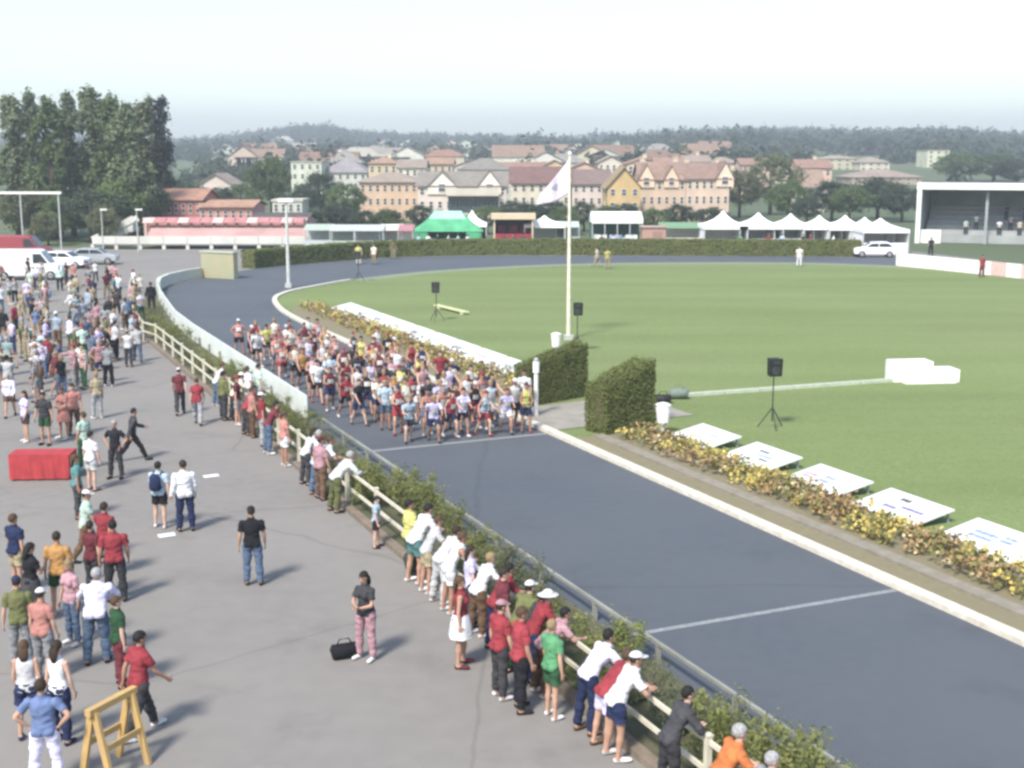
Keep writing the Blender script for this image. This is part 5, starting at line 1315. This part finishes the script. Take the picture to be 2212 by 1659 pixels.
def hm_(c): return mat('hair_' + c.replace(' ', '_'), HAIRC[c], 0.7, var=0.4, scale=30, bump=0.6, bscale=60)
SKINS = [mat('skin_%d' % i, c, 0.6, var=0.1, scale=8, spec=0.3) for i, c in enumerate([(0.46, 0.28, 0.20), (0.40, 0.235, 0.165), (0.34, 0.19, 0.13), (0.52, 0.34, 0.26)])]
M_eye = mat('eye_dark', (0.03, 0.02, 0.015), 0.4); M_lip = mat('lips', (0.36, 0.14, 0.12), 0.6)
BODYM = {}
def person(loc, yaw, pose, fem, shirt, sc_, bottom, bc, head, hc, label, group=None, size=1.0, shoe='white', skin=None):
    """shirt/bottom: garment kind; sc_/bc: colours; head: hair or hat kind, hc its colour"""
    T_ = body_template(pose, fem); sk = SKINS[random.randrange(4) if skin is None else skin]
    if not T_['body'].materials:
        for m_ in (SKINS[0], M_eye, M_lip): T_['body'].materials.append(m_)
    o = obj('person', T_['body'], None, None, loc, yaw); h = size
    w_ = random.uniform(0.94, 1.14) if not fem else random.uniform(0.92, 1.08)
    o.scale = (h * w_, h * w_ * random.uniform(0.97, 1.05), h)
    o.material_slots[0].link = 'OBJECT'; o.material_slots[0].material = sk
    def part(nm_, me, m_):
        if not me.materials: me.materials.append(m_)
        c = obj(nm_, me, None, o); c.material_slots[0].link = 'OBJECT'; c.material_slots[0].material = m_; return c
    smat = stripe(sc_) if (group == G_cr and random.random() < 0.22) else cm(sc_)
    part({'tee': 'shirt', 'long': 'long_sleeved_shirt', 'vest': 'vest'}[shirt], garment(T_, shirt), smat)
    part(bottom, skirt_mesh(T_) if bottom == 'skirt' else garment(T_, bottom), cm(bc))
    for k in ('footL', 'footR'): part('shoe', garment(T_, k), cm(shoe))
    if head in ('cap', 'sun_hat'):
        c = part(head, HAIR[head], cm(hc)); c.matrix_local = T_['head']
        c = part('hair', HAIR['short'], hm_('dark brown')); c.matrix_local = T_['head'] @ Matrix.Diagonal((0.97, 0.97, 0.93, 1))
    elif head:
        c = part('hair', HAIR[head], hm_(hc)); c.matrix_local = T_['head']
    return tag(o, label, 'person', group)

def backpack(loc, yaw, m_, label, z=1.05):
    e = empty('backpack', loc + Vector((0, 0, z)), yaw)
    b = MB(); b.tube([(0, -0.21, -0.02), (0, -0.22, 0.03), (0, -0.22, 0.32), (0, -0.2, 0.4)], [0.12, 0.16, 0.15, 0.09], 12, [0.07, 0.10, 0.09, 0.05]); b.build('pack', m_, e, smooth=True)
    for s in (-1, 1): MB().tube([(s * 0.09, -0.13, 0.36), (s * 0.10, -0.02, 0.43), (s * 0.11, 0.135, 0.33), (s * 0.13, 0.02, 0.06), (s * 0.11, -0.14, 0.03)], [0.016] * 5, 6).build('strap', m_, e)
    return tag(e, label, 'backpack')

G_plaza = 'people standing about on the plaza'; G_fence = 'spectators at the fence'
FT = math.degrees(FACE_TRACK)
# foreground plaza: feet pixel, pose, yaw (0 = back to the camera), female, clothes, head, label
fg = [
 (40, 1280, 'stand2', -30, 0, 'tee', 'navy', 'shorts', 'khaki', 'short', 'brown', 'person in navy shirt and khaki shorts left of the woman in black', 0.99, 'white'),
 (160, 1392, 'stand', 150, 1, 'tee', 'pink', 'trousers', 'denim', 'pony', 'fair', 'woman in pink top and jeans facing the camera left of the bending one', 0.96, 'white'),
 (48, 1446, 'stand', 20, 0, 'tee', 'olive', 'trousers', 'grey', 'cap', 'navy', 'person in olive shirt and navy cap at the left edge', 1.0, 'black'),
 (230, 1245, 'walk2', -20, 0, 'tee', 'red', 'shorts', 'navy', 'short', 'dark brown', 'person in red shirt and navy shorts behind the two red shirts', 0.98, 'white'),
 (170, 1120, 'stand2', -60, 1, 'tee', 'teal', 'trousers', 'charcoal', 'long', 'brown', 'woman in teal top beside the mint shirt with white cap', 0.96, 'black'),
 (548, 1264, 'stand', 12, 0, 'tee', 'black', 'trousers', 'denim', 'cap', 'black', 'person alone on the open plaza in black shirt, jeans and black cap', 1.0, 'charcoal'),
 (792, 1424, 'folded', 150, 1, 'tee', 'charcoal', 'trousers', 'pink', 'long', 'black', 'woman alone on the plaza in dark top and pink trousers', 0.97, 'white'),
 (348, 1140, 'stand2', -10, 0, 'tee', 'light blue', 'shorts', 'black', 'short', 'black', 'person in pale blue shirt and black shorts wearing a backpack', 0.97, 'white'),
 (402, 1148, 'stand', 25, 0, 'long', 'white', 'trousers', 'navy', 'short', 'dark brown', 'person in white long-sleeved shirt and navy trousers beside the backpacker', 1.03, 'black'),
 (252, 1034, 'hips', 170, 0, 'tee', 'black', 'trousers', 'charcoal', 'short', 'grey', 'person in black with hands on hips left of the walking one', 0.98, 'black'),
 (288, 996, 'stride', -60, 0, 'long', 'charcoal', 'trousers', 'black', 'short', 'black', 'person in charcoal striding past behind the one in black', 1.0, 'black'),
 (186, 1014, 'stand2', 60, 1, 'tee', 'mint', 'trousers', 'dark green', 'short', 'brown', 'person in mint shirt right of the red table', 1.0, 'white'),
 (200, 1060, 'stand', -30, 0, 'tee', 'white', 'shorts', 'pale grey', 'short', 'black', 'person all in white and grey in front of the mint shirt', 0.96, 'brown'),
 (190, 1212, 'walk', -70, 0, 'tee', 'mint', 'trousers', 'brown', 'cap', 'white', 'person in mint shirt and white cap above the red shirts', 0.98, 'black'),
 (132, 1330, 'stand', 5, 0, 'tee', 'amber', 'shorts', 'dark green', 'short', 'dark brown', 'person with back turned in amber shirt and dark green shorts', 1.0, 'white'),
 (72, 1348, 'folded', -40, 1, 'tee', 'black', 'skirt', 'charcoal', 'long', 'black', 'woman in black top and skirt left of the amber shirt', 0.95, 'black'),
 (204, 1294, 'stand2', -20, 1, 'tee', 'dark red', 'trousers', 'charcoal', 'short', 'dark brown', 'person in dark red shirt behind the bending white shirt', 0.97, 'black'),
 (252, 1300, 'stand', 20, 0, 'tee', 'red', 'trousers', 'charcoal', 'short', 'black', 'person in bright red shirt behind the bending white shirt', 1.0, 'black'),
 (212, 1432, 'lean', 8, 0, 'long', 'lilac white', 'trousers', 'denim', 'short', 'grey', 'person bending forward in lilac-white shirt and jeans', 1.02, 'black'),
 (262, 1484, 'stand2', -50, 0, 'tee', 'dark green', 'trousers', 'dark red', 'short', 'brown', 'person in dark green and dark red half hidden by the walking red shirt', 0.95, 'black'),
 (306, 1588, 'walk', -45, 0, 'tee', 'red', 'trousers', 'charcoal', 'short', 'black', 'person in red shirt and charcoal trousers walking near the trestle', 1.02, 'white'),
 (98, 1470, 'stand', -15, 1, 'tee', 'salmon', 'trousers', 'grey', 'cap', 'pale grey', 'person in salmon shirt and grey cap behind the two white vests', 0.97, 'white'),
 (66, 1600, 'stand2', 10, 1, 'vest', 'white', 'shorts', 'navy', 'long', 'brown', 'woman with long brown hair in white vest, left of two', 0.96, 'navy'),
 (134, 1606, 'stand', -18, 1, 'vest', 'white', 'trousers', 'navy', 'long', 'dark brown', 'woman with long dark hair in white vest, right of two', 0.97, 'navy'),
 (104, 1704, 'hips', 6, 0, 'tee', 'blue', 'trousers', 'lilac white', 'short', 'dark brown', 'person in blue shirt and white trousers nearest the camera at bottom left', 0.98, 'white'),
 (100, 962, 'stand', 170, 0, 'tee', 'charcoal', 'shorts', 'dark green', 'short', 'black', 'person in charcoal shirt standing behind the red table', 1.0, 'black'),
 (140, 948, 'folded', 150, 1, 'tee', 'salmon', 'skirt', 'salmon', 'short', 'brown', 'woman in salmon dress behind the red table', 1.0, 'white'),
 (58, 955, 'stand2', 140, 1, 'tee', 'lavender', 'shorts', 'charcoal', 'long', 'dark brown', 'woman in lavender top behind the left end of the red table', 0.97, 'white'),
 (162, 940, 'stand', 200, 0, 'tee', 'salmon', 'trousers', 'brown', 'short', 'black', 'man in salmon shirt and brown trousers behind the red table', 1.0, 'black'),
 (390, 896, 'walk2', 15, 0, 'tee', 'dark red', 'trousers', 'charcoal', 'cap', 'pale grey', 'person in dark red shirt and grey cap, left of a walking pair', 1.0, 'black'),
 (428, 918, 'walk', 5, 1, 'tee', 'red', 'trousers', 'grey', 'short', 'brown', 'person in red shirt and grey trousers, right of a walking pair', 0.97, 'charcoal'),
 (484, 908, 'stand', -50, 0, 'long', 'olive', 'trousers', 'charcoal', 'short', 'black', 'person in olive long sleeves left of the group by the panel wall', 1.0, 'black'),
 (508, 910, 'lean', -60, 0, 'tee', 'cream', 'trousers', 'charcoal', 'cap', 'white', 'person in cream shirt and white cap leaning towards the panel wall', 1.02, 'black'),
 (538, 890, 'stand2', -40, 1, 'tee', 'lilac white', 'trousers', 'grey', 'pony', 'brown', 'woman in lilac-white top by the panel wall', 0.97, 'white'),
 (560, 886, 'stand', -66, 0, 'tee', 'mint', 'shorts', 'pale grey', 'short', 'black', 'person in mint shirt and grey shorts at the panel wall', 0.98, 'white'),
 (328, 672, 'stand', 30, 0, 'long', 'black', 'trousers', 'black', 'short', 'black', 'person all in black at the corner of the fence', 1.0, 'black'),
 (298, 782, 'walk', 20, 0, 'tee', 'pale grey', 'trousers', 'denim', 'short', 'brown', 'person in pale grey shirt and jeans at the right edge of the crowd', 1.0, 'black'),
 (212, 905, 'stand2', 40, 1, 'tee', 'khaki', 'trousers', 'grey', 'short', 'fair', 'person in khaki behind the mint shirt', 0.97, 'white'),
]
for (px, py, po, yw, fe, sh_, sc1, bo, bc1, hd_, hc1, lb, sz, sho) in fg:
    person(P(px, py), R(yw), po, bool(fe), sh_, sc1, bo, bc1, hd_, hc1, lb, G_plaza, sz, sho)
q = P(348, 1140); backpack(q, R(-10), cm('navy'), 'navy backpack on the person in pale blue shirt')
bag(P(792, 1424) + Vector((-0.42, 0.05, 0)), 0.9, cm('black'), 'black bag beside the woman in pink trousers', 0.4)
bag(P(905, 1228) + Vector((0, 0, 0)), 1.2, cm('charcoal'), 'black bag on the ground by the planted strip', 0.3)

# at the fence: distance along the track s, sideways n, pose, turn away from facing the track
fn = [
 (570, 870, 'lean', 5, 1, 'tee', 'white', 'trousers', 'denim', 'short', 'brown', 'person in white top and jeans farthest along the fence', 0.97, 'white'),
 (676, 972, 'lean', -8, 0, 'tee', 'dark red', 'trousers', 'denim', 'short', 'black', 'person in dark red shirt and jeans leaning at mid fence', 1.0, 'white'),
 (690, 1000, 'stand', 12, 1, 'tee', 'salmon', 'shorts', 'white', 'pony', 'brown', 'woman in salmon top and white shorts at mid fence', 0.96, 'white'),
 (664, 955, 'stand2', 0, 0, 'tee', 'red', 'trousers', 'grey', 'cap', 'white', 'person in red shirt and white cap at mid fence', 1.0, 'black'),
 (735, 1040, 'lean', 8, 1, 'tee', 'white', 'trousers', 'charcoal', 'long', 'dark brown', 'long-haired woman in white top leaning behind the pink shirt', 0.97, 'black'),
 (770, 1062, 'lean2', -4, 0, 'tee', 'light blue', 'trousers', 'denim', 'short', 'grey', 'grey-haired person in pale blue shirt bent over the fence', 1.0, 'brown'),
 (1012, 1268, 'lean', -8, 0, 'tee', 'pale grey', 'shorts', 'khaki', 'short', 'brown', 'person in pale grey shirt and khaki shorts at the fence', 1.0, 'white'),
 (1074, 1366, 'lean', 6, 1, 'tee', 'white', 'trousers', 'brown', 'short', 'fair', 'fair-haired person in white top among the red shirts', 0.97, 'white'),
 (1110, 1420, 'stand', -14, 0, 'tee', 'dark red', 'trousers', 'grey', 'short', 'dark brown', 'person in dark red shirt and grey trousers behind the red backs', 1.0, 'black'),
 (628, 932, 'lean', 0, 0, 'tee', 'red', 'trousers', 'charcoal', 'short', 'dark brown', 'person in red shirt leaning at the far end of the fence spectators', 1.0, 'black'),
 (652, 936, 'stand', 10, 1, 'tee', 'salmon', 'trousers', 'brown', 'short', 'brown', 'person in salmon shirt next to the far leaning red shirt', 0.97, 'black'),
 (600, 912, 'stand2', -20, 0, 'tee', 'dark red', 'shorts', 'grey', 'cap', 'red', 'person in dark red shirt and red cap at the fence far end', 1.0, 'white'),
 (708, 1078, 'stand', 20, 0, 'tee', 'pink', 'trousers', 'brown', 'cap', 'dark red', 'person in pink shirt, brown trousers and red cap at the fence', 1.0, 'black'),
 (752, 1070, 'lean', -5, 0, 'tee', 'white', 'trousers', 'navy', 'short', 'brown', 'person in white shirt and navy trousers leaning beside the pink shirt', 1.02, 'navy'),
 (790, 1060, 'stand', -12, 1, 'long', 'lilac white', 'trousers', 'light denim', 'short', 'grey', 'person in lilac-white sleeves and pale jeans standing tall at the fence', 1.05, 'white'),
 (812, 1096, 'lean2', 0, 0, 'long', 'pale grey', 'trousers', 'olive', 'short', 'grey', 'person in pale grey jacket bent far over the fence', 1.0, 'black'),
 (900, 1172, 'stand', -30, 0, 'tee', 'light blue', 'shorts', 'black', 'short', 'black', 'child in pale blue shirt and black shorts by the shrubs', 0.72, 'black'),
 (950, 1236, 'stand2', 0, 0, 'tee', 'yellow', 'trousers', 'dark green', 'short', 'black', 'person in yellow shirt and dark green trousers at the fence', 1.0, 'black'),
 (990, 1246, 'lean', 5, 0, 'tee', 'white', 'shorts', 'teal', 'short', 'black', 'person in white shirt and teal shorts leaning beside the yellow shirt', 1.04, 'white'),
 (1030, 1290, 'lean2', 10, 1, 'tee', 'white', 'trousers', 'pale grey', 'short', 'dark brown', 'person in white shirt bent over the fence beyond the red group', 1.0, 'white'),
 (1058, 1310, 'lean', -10, 0, 'vest', 'white', 'shorts', 'white', 'short', 'brown', 'person all in white leaning at the fence beyond the red group', 1.0, 'white'),
 (1048, 1350, 'stand', -10, 1, 'tee', 'lavender', 'trousers', 'charcoal', 'long', 'dark brown', 'woman in lavender top behind the white shirts', 0.96, 'black'),
 (996, 1440, 'stand2', -25, 1, 'vest', 'red', 'skirt', 'white', 'long', 'brown', 'woman with long brown hair in red top and white skirt', 0.98, 'dark red'),
 (1092, 1402, 'lean', 0, 0, 'tee', 'red', 'trousers', 'navy', 'short', 'black', 'person in red shirt and navy trousers leaning beyond the pink cap', 1.0, 'black'),
 (1080, 1508, 'stand', 10, 0, 'tee', 'red', 'trousers', 'charcoal', 'cap', 'pink', 'person in red shirt and pink cap left of the other red back', 1.0, 'white'),
 (1124, 1536, 'stand', -6, 0, 'tee', 'red', 'trousers', 'black', 'short', 'brown', 'person in red shirt and black trousers next to the green shirt', 1.04, 'black'),
 (1192, 1552, 'stand2', 15, 0, 'tee', 'green', 'shorts', 'dark green', 'short', 'fair', 'person in green shirt and dark green shorts', 0.98, 'white'),
 (1150, 1450, 'lean', 20, 0, 'tee', 'olive', 'trousers', 'dark green', 'cap', 'white', 'person in olive shirt and white cap at the fence between red shirts', 1.0, 'black'),
 (1186, 1462, 'lean', 0, 1, 'long', 'charcoal', 'trousers', 'navy', 'short', 'dark brown', 'person in charcoal sleeves leaning left of the white sun hat', 0.98, 'black'),
 (1228, 1464, 'lean', -5, 0, 'tee', 'red', 'trousers', 'navy', 'sun_hat', 'white', 'person in red shirt and white sun hat at the fence', 1.02, 'black'),
 (1252, 1486, 'lean2', -10, 1, 'tee', 'pink', 'trousers', 'brown', 'short', 'black', 'person in pink shirt leaning right of the white sun hat', 0.97, 'white'),
 (1330, 1570, 'lean2', 5, 0, 'tee', 'lilac white', 'trousers', 'navy', 'short', 'black', 'dark-haired person in white shirt bent over the fence, left of three', 1.06, 'brown'),
 (1372, 1602, 'lean2', -5, 0, 'tee', 'red', 'shorts', 'lavender', 'short', 'brown', 'person in red shirt bent over the fence between two white shirts', 1.0, 'brown'),
 (1424, 1618, 'lean', -12, 0, 'tee', 'white', 'shorts', 'navy', 'cap', 'pale grey', 'person in white shirt and grey cap, right of three at the fence', 1.02, 'white'),
 (1502, 1716, 'lean', -5, 0, 'long', 'charcoal', 'trousers', 'charcoal', 'short', 'black', 'person in charcoal sleeves leaning near the bottom of the picture', 1.02, 'black'),
 (1650, 1800, 'lean', -10, 0, 'tee', 'orange', 'trousers', 'grey', 'short', 'grey', 'grey-haired person in orange shirt at the bottom edge', 1.02, 'black'),
 (1768, 1850, 'lean', -10, 0, 'long', 'grey', 'trousers', 'charcoal', 'short', 'grey', 'grey-haired person in grey at the bottom edge right of the orange shirt', 1.0, 'black'),
]
for (px, py, po, yw, fe, sh_, sc1, bo, bc1, hd_, hc1, lb, sz, sho) in fn:
    p_ = P(px, py); n_ = (p_ - P0).dot(nn); s_ = (p_ - P0).dot(d)
    if n_ > -9.5 and s_ < 50: n_ = -9.42 - random.uniform(0, 0.1)
    person(T(s_, n_), FACE_TRACK + R(yw), po, bool(fe), sh_, sc1, bo, bc1, hd_, hc1, lb, G_fence, sz, sho)

BIB = MB().add([(-0.11, 0.0, -0.09), (0.0, 0.022, -0.09), (0.11, 0.0, -0.09), (0.11, -0.004, 0.09), (0.0, 0.018, 0.09), (-0.11, -0.004, 0.09)], [(0, 1, 4, 5), (1, 2, 3, 4)]).mesh('race_bib'); BIB.materials.append(mat('bib', (0.62, 0.60, 0.56), 0.8, var=0.25, scale=14))
def bib(o, pose, fem):
    T_ = body_template(pose, fem); c = obj('race_bib', BIB, None, o)
    c.matrix_local = Matrix.Translation(T_['chest'] + T_['m2'] @ Vector((0, 0.145 if not fem else 0.165, -0.06))) @ T_['m2'].to_4x4()
# runners packed behind the start line
rr = random.Random(21); used = set(); G_run = 'runners packed behind the start line'
vc = ['red', 'white', 'dark red', 'yellow', 'navy', 'pink', 'cream', 'lavender', 'salmon', 'light blue', 'white', 'red', 'amber', 'black', 'charcoal', 'dark red']; sc2 = ['black', 'navy', 'red', 'charcoal', 'white', 'denim']
rowc = 0
for row in range(15):
    s0 = 20.95 + row * 1.12 + (row * row) * 0.028
    nlo, nhi = (-5.1, -0.45) if row < 3 else (-6.2, -0.5)
    cnt_ = 7 if row < 5 else 6 if row < 9 else 5
    if row > 11: nlo = -6.3; nhi = -2.2 + 0.0 * row
    for k in range(cnt_):
        n_ = nlo + (nhi - nlo) * (k + 0.5) / cnt_ + rr.uniform(-0.22, 0.22); s_ = s0 + rr.uniform(-0.28, 0.28)
        for tries in range(200):
            c1, c2, h1, hcol = rr.choice(vc), rr.choice(sc2), rr.choice(('short', 'short', 'short', 'cap', 'pony')), rr.choice(('black', 'dark brown', 'brown', 'fair'))
            if h1 == 'cap': hcol = rr.choice(('white', 'red', 'navy'))
            kk = (row, c1, c2)
            if kk not in used: break
        used.add(kk)
        gk = rr.choice(('vest', 'vest', 'tee'))
        po = rr.choice(('ready', 'ready2', 'runner', 'ready')) if row < 2 else rr.choice(('runner', 'runner', 'stand2', 'walk', 'folded', 'hips', 'ready2', 'ready', 'stride'))
        fe = rr.random() < 0.3
        o_ = person(T(s_, n_), DA + math.pi + R(rr.uniform(-16, 16)), po, fe, gk, c1, 'shorts', c2, h1, hcol,
               'runner in %s %s and %s shorts in the %s row of the start pack' % (c1, 'singlet' if gk == 'vest' else 'shirt', c2, onum[row]), G_run, rr.uniform(0.93, 1.04), rr.choice(('white', 'charcoal', 'red')))
        if rr.random() < 0.75: bib(o_, po, fe)

# crowd on the far left of the plaza
cr = random.Random(4); used = set(); G_cr = 'people in the crowd at the left of the plaza'
shc = ['white', 'lilac white', 'pale grey', 'navy', 'charcoal', 'grey', 'white', 'light blue', 'denim', 'black', 'lavender', 'dark red', 'salmon', 'mint', 'teal', 'cream', 'pink', 'olive', 'blue', 'khaki', 'red', 'white']
bcs = ['denim', 'charcoal', 'navy', 'grey', 'black', 'khaki', 'dark green', 'brown']
pl = []
for px, py0, py1, n_ in ((20, 600, 900, 13), (62, 600, 880, 16), (105, 600, 870, 17), (148, 602, 860, 17), (190, 605, 850, 16), (232, 610, 850, 13), (268, 615, 800, 9), (300, 615, 740, 5)):
    for k in range(n_):
        t = (k + cr.random()) / n_; py = py0 + (py1 - py0) * t ** 1.15
        pl.append((px + cr.uniform(-22, 22), py + cr.uniform(-4, 4)))
nbp = 0; bpc = ['navy', 'black', 'dark red', 'olive', 'grey', 'teal', 'brown', 'blue', 'khaki', 'charcoal']
for px, py in pl:
    for tries in range(400):
        c1, c2, b1 = cr.choice(shc), cr.choice(bcs), cr.choice(('trousers', 'trousers', 'shorts')); h1 = cr.choice(('short', 'short', 'long', 'cap', 'pony'))
        kk = (c1, c2, b1, h1, py > 720)
        if kk not in used: break
    used.add(kk)
    hcol = cr.choice(('white', 'red', 'navy', 'khaki')) if h1 == 'cap' else cr.choice(('black', 'dark brown', 'brown', 'fair', 'grey'))
    fe = h1 in ('long', 'pony') or cr.random() < 0.15
    po = cr.choice(('stand', 'stand2', 'walk', 'walk2', 'folded', 'hips', 'stand', 'walk', 'photo', 'point'))
    hn = {'short': 'short hair', 'long': 'long hair', 'cap': 'a %s cap' % hcol, 'pony': 'a ponytail'}[h1]
    yw_ = R(cr.uniform(-180, 180))
    if po in ('stand', 'stand2', 'hips') and nbp < 10 and cr.random() < 0.35:
        backpack(P(px, py), yw_, cm(bpc[nbp]), '%s backpack on the person in %s shirt and %s %s in the crowd' % (bpc[nbp], c1, c2, b1), 1.03); nbp += 1
    person(P(px, py), yw_, po, fe, cr.choice(('tee', 'tee', 'long')), c1, b1, c2, h1, hcol,
           'person in %s shirt, %s %s, %s, in the %s crowd' % (c1, c2, b1, hn, 'nearer' if py > 720 else 'far'), G_cr, cr.uniform(0.92, 1.05), cr.choice(('white', 'black', 'brown', 'charcoal')))

# officials far out on the grass and beside the stands
fo_ = [(775, 572, 'stand', 180, 'yellow', 'cream', 'person in yellow and cream on the track before the far hedge, left of two'), (808, 572, 'stand2', 160, 'cream', 'khaki', 'person in cream and khaki on the track before the far hedge, right of two'), (1290, 578, 'walk', 60, 'cream', 'khaki', 'person in cream shirt on the far grass edge right of the flagpole'), (1312, 582, 'stand', 200, 'yellow', 'khaki', 'person in yellow shirt on the far grass edge right of the flagpole'), (1726, 577, 'stand', 180, 'white', 'white', 'person all in white on the far grass edge below the tents'), (850, 560, 'stand', 170, 'olive', 'khaki', 'person in olive shirt before the far hedge near the green pavilion'), (1133, 905, 'stand', 150, 'pale grey', 'charcoal', 'official in pale grey shirt beside the white start post'), (2120, 600, 'stand', 200, 'red', 'dark red', 'person in red by the pinkish barrier panels at the right edge'), (2040, 560, 'stand', 170, 'black', 'black', 'person in black behind the white barrier before the grandstand')]
for px, py, po, yw, c1, c2, lb in fo_:
    if px == 2040: loc = P(2040, 560) + Vector((0, 4, 0))
    else: loc = P(px, py)
    person(loc, R(yw), po, False, 'tee', c1, 'trousers', c2, 'short', 'dark brown', lb, None, 1.02, 'charcoal')
# people among the stalls and seated area of the stand
vs_ = random.Random(9); wc_ = {}
for i, px in enumerate((905, 925, 945, 968, 990, 1010, 1090, 1110, 1130, 1300, 1325, 1350, 1585, 1600, 1660, 1690, 1735, 1750, 1800, 1850)):
    c1, c2 = vs_.choice(('white', 'navy', 'red', 'green', 'olive', 'salmon', 'charcoal', 'light blue')), vs_.choice(('denim', 'charcoal', 'khaki'))
    p_ = at(px, 520, 129 + vs_.uniform(-1.2, 1.0)); w_ = 'green pavilion' if px < 1050 else 'red kiosk' if px < 1200 else 'marquee' if px < 1400 else 'pointed tents'; wc_[w_] = wc_.get(w_, 0) + 1
    person(Vector((p_.x, p_.y, 0)), R(vs_.uniform(0, 360)), 'stand', False, 'tee', c1, 'trousers', c2, 'short', 'dark brown', 'person in %s shirt half hidden by hedge, %s from left before the %s' % (c1, onum[wc_[w_] - 1], w_), 'visitors among the stalls', 1.0, 'black')
for i, (x, r_) in enumerate(((8.5, 0), (9.6, 1), (10.6, 0), (11.8, 2), (12.8, 1), (9.0, 3), (11.0, 3), (6.0, 1), (5.0, 0))):
    c1 = vs_.choice(('white', 'pale grey', 'mint', 'dark green', 'charcoal', 'cream'))
    person(Vector((gx0, 142, 0)) + Matrix.Rotation(R(-24), 3, 'Z') @ Vector((x, 2.6 + r_ * 1.0, 0.9 + r_ * 0.51)), R(180 + vs_.uniform(-20, 20)), vs_.choice(('stand', 'folded')), False, 'tee', c1, 'trousers', 'charcoal', 'short', 'dark brown', 'spectator in %s shirt on the grandstand steps, %s' % (c1, ('left of the pillar, upper', 'left of the pillar, lower', 'right beside the pillar')[i % 3] + (' and front', ' and middle', ' and back')[i // 3]), 'spectators on the grandstand steps', 1.0, 'black')
